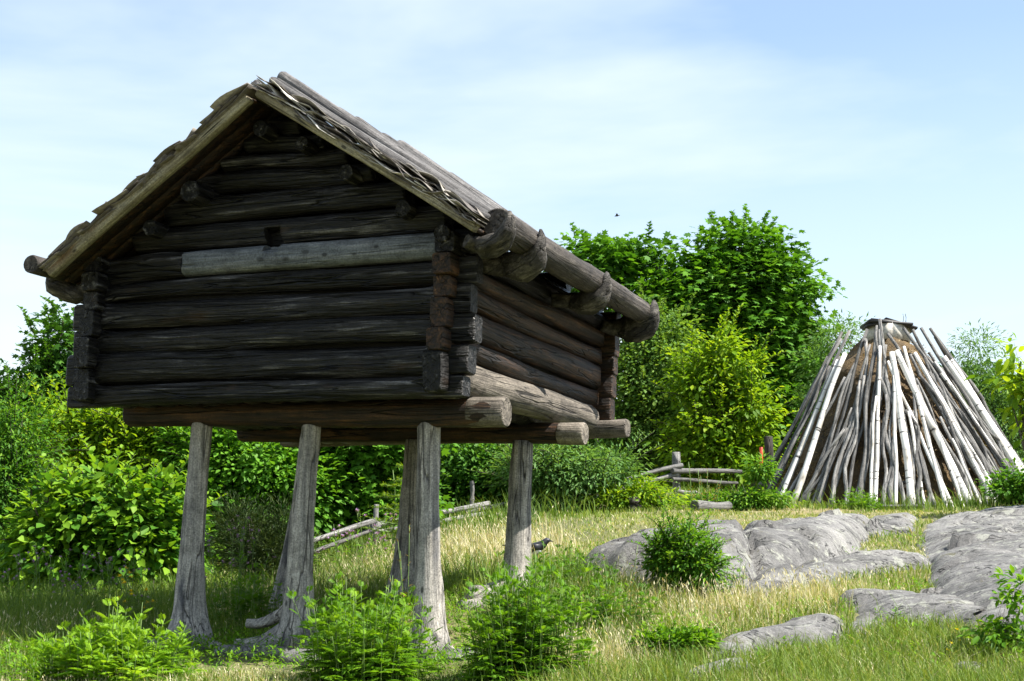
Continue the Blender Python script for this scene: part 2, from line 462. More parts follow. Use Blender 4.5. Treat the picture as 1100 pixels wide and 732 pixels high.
# ------------------------------------------------------------------ terrain
ctrl_px = [(0, 745, 9.0), (300, 738, 9.1), (550, 738, 9.1), (800, 738, 9.1), (1100, 738, 9.0),
           (203, 694, 11.55), (318, 699, 11.2), (478, 714, 10.9), (430, 645, 12.8), (553, 640, 12.4), (290, 680, 13.1),
           (0, 705, 11), (60, 668, 13), (100, 655, 15), (-60, 660, 15), (350, 607, 18), (300, 640, 16), (200, 645, 16),
           (400, 588, 20), (500, 566, 21), (540, 590, 17), (620, 556, 20), (690, 547, 23), (760, 538, 24.5), (850, 545, 24),
           (960, 546, 24.2), (960, 528, 28), (1100, 541, 24), (1250, 540, 24), (650, 640, 12.6), (700, 690, 10.6), (800, 645, 12.4), (620, 600, 15),
           (700, 575, 17), (800, 563, 19), (900, 700, 10.2), (1080, 704, 10.0), (850, 648, 12.3), (960, 605, 15), (1000, 668, 11.3), (960, 556, 21),
           (1100, 612, 14.2), (1100, 553, 20), (880, 600, 15), (640, 530, 25), (1250, 640, 13)]
ctrl = [at(*c) for c in ctrl_px]
ctrl += [np.array(v, float) for v in ((0, 0, 0), (-3, 4, .3), (4, 4, .4), (-8, 8, .6), (9, 7, .9), (-9, 15, 1.2), (-10, 22, 1.3), (-4.5, 26, 2.0), (-14, 32, 1.5), (-6, 35, 2.2), (5, 34, 3.4), (12, 30, 3.4), (20, 34, 3.4), (-30, 40, 1.6), (0, 50, 3.0), (30, 50, 3.2),
                                    (-25, 5, .3), (25, 5, 1.2), (0, -20, -.2), (25, 20, 2.6), (-25, 20, 1.0))]
ctrl = np.array(ctrl)
def tps(r2): return np.where(r2 > 1e-9, r2 * np.log(np.maximum(r2, 1e-9)), 0)
_P = ctrl[:, :2] / 10
_A = tps(((_P[:, None] - _P[None]) ** 2).sum(-1)) + np.eye(len(_P)) * 0.012
_Q = np.column_stack([np.ones(len(_P)), _P])
_S = np.block([[_A, _Q], [_Q.T, np.zeros((3, 3))]])
_w = np.linalg.solve(_S, np.concatenate([ctrl[:, 2], np.zeros(3)]))
def ground(x, y, bumps=True):
    x = np.asarray(x, float); y = np.asarray(y, float)
    sh = x.shape
    p = np.column_stack([x.ravel(), y.ravel()]) / 10
    z = tps(((p[:, None] - _P[None]) ** 2).sum(-1)) @ _w[:-3] + _w[-3] + p @ _w[-2:]
    far = np.clip((np.hypot(p[:, 0], p[:, 1] - 1.5) - 4.0) / 3, 0, 1)
    far = far * far * (3 - 2 * far)
    z = z * (1 - far) + 1.5 * far
    if bumps:
        X, Y = p[:, 0] * 10, p[:, 1] * 10
        z = z + .018 * np.sin(2.1 * X + 1.3 * Y) + .014 * np.sin(3.7 * Y - 2.2 * X + 1) + .008 * np.sin(7 * X + 5 * Y + 2)
    return z.reshape(sh)
def gz(x, y): return float(ground(np.array([x]), np.array([y]))[0])
xs = np.concatenate([-np.geomspace(900, 15, 22), np.arange(-14, 15.01, .2), np.geomspace(15.6, 900, 22)])
ys = np.concatenate([-np.geomspace(900, 1, 16), np.arange(0, 6, .5), np.arange(6, 32, .17), np.geomspace(32.5, 1200, 34)])
GX, GY = np.meshgrid(xs, ys)
GZ = np.concatenate([ground(GX[i:i + 20], GY[i:i + 20]) for i in range(0, len(ys), 20)])
nx, ny = len(xs), len(ys)
idx = np.arange(nx * ny).reshape(ny, nx)
fq = np.stack([idx[:-1, :-1], idx[:-1, 1:], idx[1:, 1:], idx[1:, :-1]], -1).reshape(-1)
g = mesh_np('ground', np.column_stack([GX.ravel(), GY.ravel(), GZ.ravel()]), fq, np.full((nx - 1) * (ny - 1), 4), M_GROUND, smooth=True)
tag(g, kind='structure')

# ------------------------------------------------------------------ bedrock
ROCKS = []
def seg_dist(P, poly, closed):
    d = np.full(len(P), 1e9)
    n = len(poly)
    for i in range(n if closed else n - 1):
        a = poly[i]; b = poly[(i + 1) % n]
        ab = b - a; t = np.clip(((P - a) @ ab) / (ab @ ab), 0, 1)
        d = np.minimum(d, np.linalg.norm(P - (a + t[:, None] * ab), axis=1))
    return d
def inside(P, poly):
    c = np.zeros(len(P), bool); n = len(poly)
    for i in range(n):
        a = poly[i]; b = poly[(i + 1) % n]
        cond = (a[1] > P[:, 1]) != (b[1] > P[:, 1])
        with np.errstate(divide='ignore', invalid='ignore'):
            xint = (b[0] - a[0]) * (P[:, 1] - a[1]) / (b[1] - a[1]) + a[0]
        c ^= cond & (P[:, 0] < xint)
    return c
def vnoise(X, Y, s, seed):
    r = np.random.default_rng(seed); z = 0
    for k in range(7):
        a = r.uniform(0, 6.28); f = s * 1.7 ** (k * .75); z = z + np.sin(f * (X * math.cos(a) + Y * math.sin(a)) + r.uniform(0, 6.28)) / (1 + k * .8)
    return z
def rock(label, front, back, H, rim, seed, rough=.03, res=.06, power=.7, open_l=False, open_r=False, hf=.5, cracks=(), facet=1.0):
    fr = np.array([at(*p)[:2] for p in front]); bk = np.array([at(*p)[:2] for p in back])
    poly = np.concatenate([fr, bk[::-1]])
    lo = poly.min(0) - .1; hi = poly.max(0) + .1
    xs = np.arange(lo[0], hi[0], res); ys = np.arange(lo[1], hi[1], res)
    X, Y = np.meshgrid(xs, ys)
    P = np.column_stack([X.ravel(), Y.ravel()])
    wob = .03 * vnoise(P[:, 0], P[:, 1], 2.2, seed + 1)
    ins = inside(P + np.column_stack([wob, -wob]), poly)
    t = seg_dist(P, fr, False); b = seg_dist(P, bk, False)
    e = np.minimum(t, b)                       # an open side runs on into the neighbouring rock
    if not open_l: e = np.minimum(e, seg_dist(P, np.array([fr[0], bk[0]]), False))
    if not open_r: e = np.minimum(e, seg_dist(P, np.array([fr[-1], bk[-1]]), False))
    e = e * np.where(ins, 1, -1)
    off = H * (b / (t + b + 1e-6)) ** power * (1 - np.exp(-np.maximum(e, 0) / rim))
    off = off + rough * vnoise(P[:, 0], P[:, 1], 1.6, seed) * np.clip(e / .3, 0, 1) * .5 + .03 * np.clip(e / .15, 0, 1)
    ns = max(4, int((hi - lo).prod() / .22)); rs = np.random.default_rng(seed + 50)
    S_ = np.column_stack([rs.uniform(lo[0], hi[0], ns), rs.uniform(lo[1], hi[1], ns)])
    sc_ = np.array([.75, 1.0])
    near = np.argmin(((((P + .06 * np.column_stack([np.sin(P[:, 1] * 5), np.sin(P[:, 0] * 6)]))[:, None] - S_[None]) * sc_) ** 2).sum(-1), 1)
    fa = rs.uniform(-.03, .03, ns); fx = rs.normal(0, .07, ns); fy = rs.normal(0, .06, ns); dl = P - S_[near]
    off = off + facet * (fa[near] + fx[near] * dl[:, 0] + fy[near] * dl[:, 1]) * np.clip(e / .12, 0, 1)
    for cl in cracks:
        cd = seg_dist(P + .05 * np.column_stack([np.sin(P[:, 1] * 9), np.cos(P[:, 0] * 7)]), np.array([at(*q)[:2] for q in cl]), False)
        side_ = np.where(P[:, 0] > np.interp(P[:, 1], [at(*q)[1] for q in cl[::-1]], [at(*q)[0] for q in cl[::-1]]), -.05, .03)
        off = off - .16 * np.exp(-(cd / .06) ** 2) + side_ * np.exp(-cd / .6) * np.clip(e / .3, 0, 1)
    off = off + hf * (.016 * vnoise(P[:, 0], P[:, 1], 5.0, seed + 9) + .010 * vnoise(P[:, 0], P[:, 1], 13.0, seed + 10)) * np.clip(e / .15, 0, 1)
    ridge = np.abs(vnoise(P[:, 0] * .6, P[:, 1], 2.0, seed + 5))
    off = off - rough * np.clip(.35 - ridge, 0, 1) * 1.6 * np.clip(e / .2, 0, 1)
    off = np.where(e < 0, np.maximum(e * 1.5, -.3), off) - .01
    gb = ground(P[:, 0], P[:, 1]); z = ground(P[:, 0], P[:, 1], False) + off
    z = np.where(e > .06, np.maximum(z, gb + .012 * np.clip(e / .2, 0, 1)), z)
    keep = (e > -.16).reshape(X.shape)
    idx = np.arange(X.size).reshape(X.shape)
    q = keep[:-1, :-1] & keep[1:, :-1] & keep[:-1, 1:] & keep[1:, 1:]
    F = np.stack([idx[:-1, :-1], idx[:-1, 1:], idx[1:, 1:], idx[1:, :-1]], -1)[q]
    used = np.unique(F); remap = -np.ones(X.size, int); remap[used] = np.arange(len(used))
    V = np.column_stack([P, z])[used]
    c = V.mean(0); c[2] = V[:, 2].min()
    o = mesh_np('rock_outcrop', V - c, remap[F].ravel(), np.full(len(F), 4), M_ROCK, None, Matrix.Translation(Vector(c)), True)
    tag(o, label, 'rock', 'bedrock outcrops on the slope')
    ROCKS.append(poly)
rock('low dark grey rock hump half sunk in grass left of the shrub', [(616, 613, 13.6), (650, 631, 13.0), (690, 636, 12.8), (728, 638, 12.7)],
     [(624, 607, 14.2), (660, 597, 14.7), (700, 588, 15.2), (730, 582, 15.6)], .44, .20, 11, .05, .05, .6, open_r=True)
rock('long grey bedrock wall split by a dark crack right of the shrub', [(715, 638, 12.7), (760, 646, 12.4), (806, 638, 12.7), (850, 622, 13.5), (905, 607, 14.5), (925, 599, 15.2)],
     [(735, 581, 15.6), (770, 577, 16), (800, 574, 16.5), (860, 568, 18), (925, 558, 19.8), (940, 562, 19.4)], .38, .18, 12, .02, .05, .42, open_l=True,
     cracks=[((792, 575, 16.4), (800, 596, 14.6), (806, 615, 13.6), (818, 632, 12.9))])
rock('flat grey rock ledge at the foot of the rock wall', [(790, 641, 12.5), (830, 643, 12.4), (870, 632, 12.9), (930, 614, 13.8), (1008, 608, 14.2)],
     [(800, 627, 13.1), (850, 614, 13.9), (910, 604, 14.7), (1000, 597, 15.2)], .13, .10, 14, .02, .05, .4, hf=.6)
rock('small rounded grey rock hump nearest the pole hut door', [(922, 577, 17.2), (960, 574, 17.4), (988, 572, 17.5)],
     [(930, 557, 19.8), (960, 553, 20.6), (988, 554, 20.4)], .20, .3, 15)
rock('largest smooth grey bedrock dome at the right edge', [(1002, 652, 11.8), (1040, 684, 10.6), (1090, 694, 10.2), (1170, 702, 10)],
     [(986, 566, 18), (1010, 556, 20), (1060, 551, 20.8), (1170, 548, 21.2)], .28, .30, 16, .025, .06, .5, open_r=True, facet=.75)
rock('low grey bedrock tongue running left from the big dome', [(886, 653, 11.9), (950, 671, 11.1), (1010, 677, 10.85), (1062, 690, 10.4)],
     [(930, 642, 12.3), (1004, 634, 12.7), (1030, 632, 12.8), (1075, 640, 12.4)], .14, .12, 20, .02, .05, .5, open_r=True)
rock('sloping grey rock slab in the grass beside the clover', [(750, 713, 9.75), (800, 707, 9.85), (850, 698, 10.1), (906, 691, 10.3), (914, 682, 10.6)],
     [(765, 690, 10.4), (820, 677, 10.8), (870, 664, 11.3), (906, 657, 11.6)], .13, .06, 17, .008, .035, .4, hf=.25, facet=.6)
rock('narrow flat rock shelf at the bottom edge of the slope', [(712, 740, 9.1), (760, 735, 9.2), (800, 727, 9.4), (832, 713, 9.7)],
     [(740, 724, 9.5), (780, 716, 9.68), (815, 708, 9.85)], .08, .05, 18, .01, .04, .4, hf=.4)
rock('small broken rock between slab and bedrock dome', [(905, 674, 10.85), (930, 677, 10.75), (955, 670, 11)],
     [(912, 657, 11.55), (948, 652, 11.75)], .12, .1, 19, .03, .04)
def stone(px, py, Y, sx, sy, sz, label, seed, rz=0, mat=None):
    p = at(px, py, Y); p[2] = gz(p[0], p[1])
    r = np.random.default_rng(seed)
    nu, nv = 16, 10; V = []
    for j in range(nv + 1):
        for i in range(nu):
            a = 2 * math.pi * i / nu; b = math.pi * j / nv
            v = np.array([math.sin(b) * math.cos(a), math.sin(b) * math.sin(a), math.cos(b)])
            v = np.sign(v) * np.abs(v) ** .7
            m = 1 + .09 * math.sin(3 * a + seed + 2 * b) + .06 * math.sin(5 * a - 3 * b + seed) + r.normal(0, .02)
            V.append([v[0] * sx * m, v[1] * sy * m, v[2] * sz * m + sz * .45])
    F = []
    for j in range(nv):
        for i in range(nu):
            F += [j * nu + i, (j + 1) * nu + i, (j + 1) * nu + (i + 1) % nu, j * nu + (i + 1) % nu]
    o = mesh_np('stone', V, F, [4] * (nu * nv), mat or M_ROCK, None, Matrix.Translation(Vector(p)) @ Matrix.Rotation(rz, 4, 'Z'), True)
    return tag(o, label, 'stone', 'loose stones in the grass')
stone(1040, 722, 9.6, .085, .06, .04, 'small grey stone in the grass near the right bottom corner', 1)
stone(624, 722, 9.9, .06, .05, .05, 'grey stone in grass just right of the largest herb clump', 2)
stone(612, 690, 10.6, .07, .05, .05, 'pale stone behind the right herb clump', 3)
stone(283, 709, 10.95, .16, .10, .05, 'flat foundation stone under the left roots of the middle post', 4)
stone(250, 707, 11.0, .13, .09, .045, 'flat foundation stone between the two leftmost posts', 5)
stone(322, 716, 10.75, .13, .09, .06, 'pale foundation stone in front of the middle post', 6)
stone(500, 707, 10.85, .10, .08, .05, 'foundation stone beside the splayed foot of the right front post', 7)

# ------------------------------------------------------------------ storehouse
TH = .3631; CT, ST = math.cos(TH), math.sin(TH)
W, D = 2.736, 3.13
def hw(u, v, w):
    "house frame: u along the gable, v into the picture, w above the lowest log (the old frame leans a little)"
    u2 = u + .0866 * w
    return np.array([-.4569 + (u2 - W) * CT + v * ST, 10.5 - (u2 - W) * ST + v * CT, 3.0002 + w - .0117 * (u2 - W)])
c0 = hw(W / 2, 1.2, 0)
HS = thing('log_storehouse', (c0[0], c0[1], gz(c0[0], c0[1])), 'dark log storehouse with plank roof raised high on grey root-footed posts', 'storehouse', rz=-TH)
RAKE_A = (1.344, 1.996); RAKE_L = (-.132, .869); RAKE_R = (3.017, .95)
def rake_w(u):
    if u < RAKE_A[0]: return RAKE_L[1] + (u - RAKE_L[0]) / (RAKE_A[0] - RAKE_L[0]) * (RAKE_A[1] - RAKE_L[1])
    return RAKE_R[1] + (RAKE_R[0] - u) / (RAKE_R[0] - RAKE_A[0]) * (RAKE_A[1] - RAKE_R[1])
UPW = hw(0, 0, 1) - hw(0, 0, 0)
seed = [100]
def wlog(name, a, b, ha, hb, mat, dep=.10, expo=2.0, noise=.075, wob=.010, n=18, lbl=None, ends=False):
    seed[0] += 1
    if ends:
        # scribed, square-hewn ends where the logs cross at the corners
        A, Bv = hw(*a), hw(*b); Ln = np.linalg.norm(Bv - A)
        ds = [0, .012, .10, .19, .25, .33]
        ts = [x / Ln for x in ds]
        mid = list(np.linspace(.45 / Ln, 1 - .45 / Ln, n))
        ts = ts + mid + [1 - x / Ln for x in ds[::-1]]
        rr = np.random.default_rng(seed[0]); o1, o2 = rr.normal(0, wob, 3), rr.normal(0, wob, 3)
        pts, rad, ex = [], [], []
        for q in ts:
            e = min(q, 1 - q) * Ln
            k = min(1, max(0, (e - .19) / .12))
            h = ha + (hb - ha) * q
            pts.append(A + (Bv - A) * q + (o1 * math.sin(math.pi * q) + o2 * math.sin(2 * math.pi * q)) * k)
            sh = .93 if e < .001 else 1
            de = .068 + .006 * math.sin(seed[0])
            rad.append(((de + (dep - de) * k) * sh, (h * .985 + h * .015 * k) * sh)); ex.append(7 + (expo - 7) * k)
        o = pole(name, pts, rad, mat, HS, 24, ex, noise * .7, seed[0])
    else:
        o = log(name, hw(*a), hw(*b), ha, hb, mat, HS, seed[0], 18, expo, noise, wob, n, depth=dep)
    if lbl: o['label'] = lbl
    return o
# front (gable) wall rows: (left bottom, left top, right bottom, right top)
rowsF = [(-.04, .116, -.06, .085), (.116, .351, .085, .292), (.351, .52, .292, .491), (.52, .717, .491, .692), (.717, .826, .692, .869)]
for i, (lb, lt, rb, rt) in enumerate(rowsF):
    dep = .085 if i == 0 else .10 + .012 * ((i * 3) % 2)
    wlog('wall_log', (-.17 - .03 * (i % 2), 0, (lb + lt) / 2), (W + .17 + .025 * ((i * 7) % 3), 0, (rb + rt) / 2), (lt - lb) / 2 * .985, (rt - rb) / 2 * .985, M_TAR, dep, ends=True)
wlog('wall_log', (-.16, 0, .95), (.69, 0, .955), .122, .095, M_TAR)
light = wlog('wall_log', (.672, -.006, .957), (2.66, -.006, .961), .09, .094, M_NEWLOG, .09, 2.9, .02, .003, 40, lbl='silver grey replacement log with a square notch')
wlog('wall_log', (2.66, 0, .96), (W + .17, 0, .96), .09, .085, M_TAR)
upper = [(1.07, 1.235, 1.05, 1.255), (1.235, 1.44, 1.255, 1.44), (1.445, 1.60, 1.445, 1.58), (1.60, 1.72, 1.585, 1.70), (1.72, 1.855, 1.70, 1.83), (1.855, 1.985, 1.83, 1.95)]
upper_o = []
for lb, lt, rb, rt in upper:
    wm = (lb + lt) / 2 + .02; wm2 = (rb + rt) / 2 + .02
    ul = RAKE_L[0] + (wm - RAKE_L[1]) / (RAKE_A[1] - RAKE_L[1]) * (RAKE_A[0] - RAKE_L[0])
    ur = RAKE_R[0] - (wm2 - RAKE_R[1]) / (RAKE_A[1] - RAKE_R[1]) * (RAKE_R[0] - RAKE_A[0])
    upper_o.append(wlog('wall_log', (ul - .02, 0, (lb + lt) / 2), (ur + .02, 0, (rb + rt) / 2), (lt - lb) / 2 * .98, (rt - rb) / 2 * .98, M_TAR, .095, 2.0, .07, .008, 24))
# the square notch cut through the light log
def cut(o, c, hx, hy, hz):
    me = bpy.data.meshes.new('cutter')
    V, Fb, C = box_geo(c, [hx * CT, -hx * ST, 0], [hy * ST, hy * CT, 0], [0, 0, hz])
    me.from_pydata(V, [], [Fb[i * 4:i * 4 + 4] for i in range(6)])
    k = bpy.data.objects.new('cutter', me); COL.objects.link(k)
    md = o.modifiers.new('b', 'BOOLEAN'); md.operation = 'DIFFERENCE'; md.object = k; md.solver = 'EXACT'
    bpy.context.view_layer.update()
    ev = o.evaluated_get(bpy.context.evaluated_depsgraph_get())
    nm = bpy.data.meshes.new_from_object(ev)
    o.modifiers.clear(); o.data = nm
    bpy.data.objects.remove(k)
cc = hw(1.385, -.07, 1.085)
for o in (light, upper_o[0]): cut(o, cc, .064, .09, .085)
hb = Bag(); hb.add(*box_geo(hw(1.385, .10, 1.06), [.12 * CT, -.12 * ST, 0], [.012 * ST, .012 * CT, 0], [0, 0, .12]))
hb.build('notch_backing', M_DARKHOLE, HS)  # added dark panel, its colour stands in for the shade behind the notch
# side walls
rowsR = [(-.02, .235), (.235, .385), (.385, .59), (.59, .735), (.735, .88), (.88, 1.02)]
rowsL = [(.0, .228), (.228, .45), (.45, .645), (.645, .781), (.781, .92), (.92, 1.03)]
for i, (b_, t_) in enumerate(rowsR):
    e = .18 + .02 * ((i * 5) % 3 - 1)
    h = (t_ - b_) / 2
    if i == 0:
        wlog('wall_log', (W, .09, (b_ + t_) / 2 - .005), (W, 2.96, .13), .128, .115, M_GREYLOG, .125, 2.0, .04, .012, lbl='thick sunbleached bottom log of the long side')
        wlog('log_end', (W - .005, -.19, b_ + h - .01), (W, .10, b_ + h), .137, .13, M_TAR, .07, 7.0, .02, 0, 4)
    else:
        wlog('wall_log', (W, -e, (b_ + t_) / 2), (W - .0, D + .16, (b_ + t_) / 2 - .01), h * .99, h * .97, M_TARB if i < 5 else M_TAR, .10, 2.1, .07, .012, ends=True)
for i, (b_, t_) in enumerate(rowsL):
    e = .18 + .02 * ((i * 5) % 3 - 1); h = (t_ - b_) / 2
    wlog('wall_log', (0, -e, (b_ + t_) / 2), (0, D + .16, (b_ + t_) / 2), h * 1.0, h * 1.0, M_TAR, .09, 2.4, .05, ends=True)
# square-hewn ends of the side logs carry a flatter look at the corners
rowsB = [(-.03, .11), (.11, .31), (.31, .507), (.507, .66), (.66, .86), (.86, 1.03)]
for i, (b_, t_) in enumerate(rowsB):
    h = (t_ - b_) / 2
    wlog('wall_log', (-.17, D, (b_ + t_) / 2), (W + (.33 if i == 0 else .18), D - (.0 if i else .02), (b_ + t_) / 2 + (.0 if i else .01)), h * 1.04, h * 1.04, M_GREYLOG if i == 0 else M_TARB, .085, 2.6, ends=i > 0)
for k in range(5):
    w0 = 1.03 + k * .19; um = w0 + .09
    ul = RAKE_L[0] + (um - RAKE_L[1]) / (RAKE_A[1] - RAKE_L[1]) * (RAKE_A[0] - RAKE_L[0]); ur = RAKE_R[0] - (um - RAKE_R[1]) / (RAKE_A[1] - RAKE_R[1]) * (RAKE_R[0] - RAKE_A[0])
    wlog('wall_log', (ul, D, w0 + .095), (ur, D, w0 + .095), .1, .1, M_TAR, .085)
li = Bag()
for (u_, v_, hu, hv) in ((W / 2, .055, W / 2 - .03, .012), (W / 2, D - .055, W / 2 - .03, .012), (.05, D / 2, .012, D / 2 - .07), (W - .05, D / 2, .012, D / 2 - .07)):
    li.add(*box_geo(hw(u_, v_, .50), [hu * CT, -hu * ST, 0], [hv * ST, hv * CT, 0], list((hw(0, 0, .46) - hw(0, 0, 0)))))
li.build('dark_gap_blocker', M_DARKHOLE, HS)  # dark boxes added inside so no daylight shows between the logs
# floor of hewn half logs
fl = Bag()
for k in range(15):
    u0 = .08 + k * (W - .16) / 15
    V, Fb, C = tube_geo(subdiv(hw(u0 + .085, .04, .03), hw(u0 + .085, D - .04, .03), 6, .004, k), [(.09, .055)] * 7, 10, noise=.04, seed=k)
    fl.add(V, Fb, C)
fl.build('floor', M_TAR, HS, True)
# floor beams
wlog('floor_beam', (.10, .33, -.055), (3.06, .33, -.125), .088, .098, M_TARB, .095, 2.2, .04, .008, lbl='front floor beam with split pale end')
wlog('beam_end', (2.80, .33, -.119), (3.075, .33, -.1255), .101, .102, M_GREYLOG, .1, 2.2, .03, 0, 4)
wlog('floor_beam', (.06, 2.0, -.02), (3.06, 2.0, -.105), .072, .082, M_TARB, .085, 2.1, .04, .008)
wlog('beam_end', (2.86, 2.0, -.0995), (3.075, 2.0, -.106), .086, .087, M_GREYLOG, .089, 2.1, .03, 0, 4)
# purlin ends showing in the gable
for u, r_, pv in ((.80, .08, -.27), (.47, .058, -.22), (1.62, .052, -.22), (1.98, .056, -.22), (1.30, .06, -.25), (2.42, .06, -.20), (2.72, .06, -.2)):
    w_ = rake_w(u) - (r_ + .045) / .8
    wlog('purlin', (u, pv, w_), (u, D + .05, w_), r_, r_, M_TAR, None, 2.0, .05, .004, 8)
# roof: sheathing, rake boards, bark, planks
def slope_frame(side):
    a = np.array(RAKE_A); e = np.array(RAKE_R if side > 0 else RAKE_L)
    d = (e - a); Ls = np.linalg.norm(d); d = d / Ls
    n = np.array([-d[1], d[0]]) if side > 0 else np.array([d[1], -d[0]])
    if n[1] < 0: n = -n
    return a, d, n, Ls
VF, VB = -.45, D + .06
def rp(side, t, v, n_):
    a, d, n, Ls = slope_frame(side)
    q = a + d * t + n * n_
    return hw(q[0], v, q[1])
for side in (-1, 1):
    a, d, n, Ls = slope_frame(side)
    nv = Vector(rp(side, 0, 0, 1) - rp(side, 0, 0, 0)).normalized()
    sh = Bag()
    k = 0; v0 = VF + .06
    while v0 < VB - .03:                    # boards of the roof deck
        wd = .145 + .02 * math.sin(k * 2.3)
        v1 = min(v0 + wd, VB)
        P = [rp(side, t, v, nn) for nn in (.012 + .006 * (k % 2), .042 + .006 * (k % 2)) for t, v in ((-.02 if side > 0 else .03, v0), (Ls + .05, v0), (Ls + .05, v1 - .004), (-.02 if side > 0 else .03, v1 - .004))]
        sh.add(P, [0, 1, 2, 3, 7, 6, 5, 4, 0, 4, 5, 1, 1, 5, 6, 2, 2, 6, 7, 3, 3, 7, 4, 0], [4] * 6)
        v0 = v1; k += 1
    sh.build('roof_deck', M_TARB, HS)
    seed[0] += 1
    o = log('rake_board', rp(side, .035 if side < 0 else .012, VF + .03, .035), rp(side, Ls + .03, VF + .03, .035), .042 if side < 0 else .034, .05 if side < 0 else .034, M_RAKE, HS, seed[0], 14, 3.2, .03, .006, 20, up=nv, depth=.045)
    o['label'] = 'broad yellowish gable board' if side < 0 else 'thin pale gable board'
    # crumpled birch bark between deck and planks: sheets curl out past the gable
    bk = Bag(); rr = np.random.default_rng(40 + side)
    for layer in range(3 if side < 0 else 6):
        t = -.03
        while t < Ls - .04:
            ln = min(rr.uniform(.12, .32), Ls + .04 - t)
            nu, nvv = 6, 6
            out_ = rr.uniform(.0, .055); curl = rr.uniform(-.03, .05); lift = .05 + layer * (.017 if side < 0 else .014) + rr.uniform(-.006, .012)
            w1, w2 = rr.uniform(0, 6.28, 2); rr_a, rr_f = rr.uniform(.001, .009), rr.uniform(2, 6); tilt = rr.normal(0, .05)
            V = []
            for i in range(nu + 1):
                for j in range(nvv + 1):
                    s_ = i / nu; q = j / nvv
                    v = VF - .015 - out_ + q * (.34 + .03 * math.sin(w2 + 3 * s_)) + .012 * math.sin(5 * s_ + w1) * (1 - q)
                    nn = lift + rr_a * math.sin(rr_f * s_ + w1) * (1 - q) + curl * (1 - q) ** 3 * (.4 + math.sin(3 * s_ + w2) * .6) + tilt * (s_ - .5) * ln
                    nn = max(nn, .044)
                    V.append(rp(side, t + s_ * ln, v, nn))
            F_, C_ = [], []
            for i in range(nu):
                for j in range(nvv):
                    q = i * (nvv + 1) + j
                    F_ += [q, q + 1, q + nvv + 2, q + nvv + 1]; C_.append(4)
            bk.add(V, F_, C_, np.full(len(V), rr.choice([.1, .15, .25, .3, .4, .5, .6, .75] if side > 0 else [.05, .15, .2, .25, .3, .4, .5])))
            t += ln * rr.uniform(.45, .9)
    o = bk.build('birch_bark_sheet', M_FLAKE, HS, True)
    md = o.modifiers.new('thick', 'SOLIDIFY'); md.thickness = .004; md.offset = 0
    # bark over the rest of the slope, seen between the planks
    full = Bag(); P = []
    nvv = 24
    for nn in (.058, .066):
        for i in range(9):
            for j in range(nvv + 1):
                P.append(rp(side, -.02 + (Ls + .03) * i / 8, VF + .12 + (VB - VF - .14) * j / nvv, nn + .006 * math.sin(i * 2.1 + j * 1.7)))
    F_, C_ = [], []
    for s_ in range(2):
        for i in range(8):
            for j in range(nvv):
                q = s_ * 9 * (nvv + 1) + i * (nvv + 1) + j
                F_ += [q, q + 1, q + nvv + 2, q + nvv + 1] if s_ else [q, q + nvv + 1, q + nvv + 2, q + 1]; C_.append(4)
    full.add(P, F_, C_, np.full(len(P), .35)); full.build('bark_underlay', M_FLAKE, HS, True)
    # planks / half logs running down the slope
    v = VF + .10; k = 0
    while v < VB + .02:
        r_ = np.random.default_rng(900 + k * 2 + (side > 0))
        hwid = r_.uniform(.072, .11)
        if k == 0 and side > 0: hwid = .12
        over = r_.uniform(.05, .20) if side > 0 else r_.uniform(-.02, .05)
        if k == 0: over = .05 if side > 0 else .045
        thk = r_.uniform(.03, .05); nn = .095 + thk * .6 + r_.uniform(0, .015); lift = (.035 + .05 * (v - VF) / 3 + r_.uniform(0, .035)) if side > 0 else .01
        seed[0] += 1
        sk = r_.normal(0, .018)
        if k == 0 and side > 0: lift = .022; hwid = .13
        log('roof_plank', rp(side, -over, v + hwid + sk, nn + lift), rp(side, Ls + (.03 if side > 0 else .02) + r_.uniform(-.02, .01), v + hwid - sk, nn - .01), thk, thk * 1.15, M_ROOF, HS, seed[0], 14, 2.6, .07, .006, 20, up=nv, depth=hwid)
        v += hwid * 1.82; k += 1
# eave poles and root hooks
wlog('eave_pole', (3.165, -.34, 1.005), (3.165, 3.06, .985), .105, .088, M_EAVE, .105, 2.0, .06, .016, 30, lbl='thick eave pole of the long right side')
wlog('eave_pole', (-.27, -.52, .925), (-.27, 3.0, .95), .066, .06, M_EAVE, .068, 2.0, .05, .01, 24)
def hook(v, sgn, seed_, sc=1.0, kn=1.0):
    if sgn > 0: path = [(W + .10, .875), (W + .17, .87), (W + .25, .865), (3.06, .86), (3.15, .862), (3.23, .88), (3.275, .94), (3.285, 1.01), (3.27, 1.065)]
    else: path = [(.0, .86), (-.04, .83), (-.10, .80), (-.2, .79), (-.29, .805), (-.36, .85), (-.375, .92), (-.36, .98), (-.345, 1.0)]
    rad = [.045, .05, .06, .078 * kn, .09 * kn, .072 * kn, .048, .032, .014]
    if v < -.25: path[:3] = [(W + .24, .90), (W + .28, .89), (W + .31, .88)]
    rr = np.random.default_rng(seed_)
    pts = [hw(u + rr.normal(0, .006), v + rr.normal(0, .014) + .05 * math.sin(i * .7) * sc, w + rr.normal(0, .006)) for i, (u, w) in enumerate(path)]
    # finer
    P2, R2 = [], []
    for i in range(len(pts) - 1):
        for q in range(3):
            s_ = q / 3; P2.append(pts[i] * (1 - s_) + pts[i + 1] * s_); R2.append((rad[i] * (1 - s_) + rad[i + 1] * s_) * sc)
    P2.append(pts[-1]); R2.append(rad[-1])
    pole('root_hook', P2, R2, M_HOOK, HS, 14, 2.0, .30, seed_, up=hw(0, 1, 0) - hw(0, 0, 0))
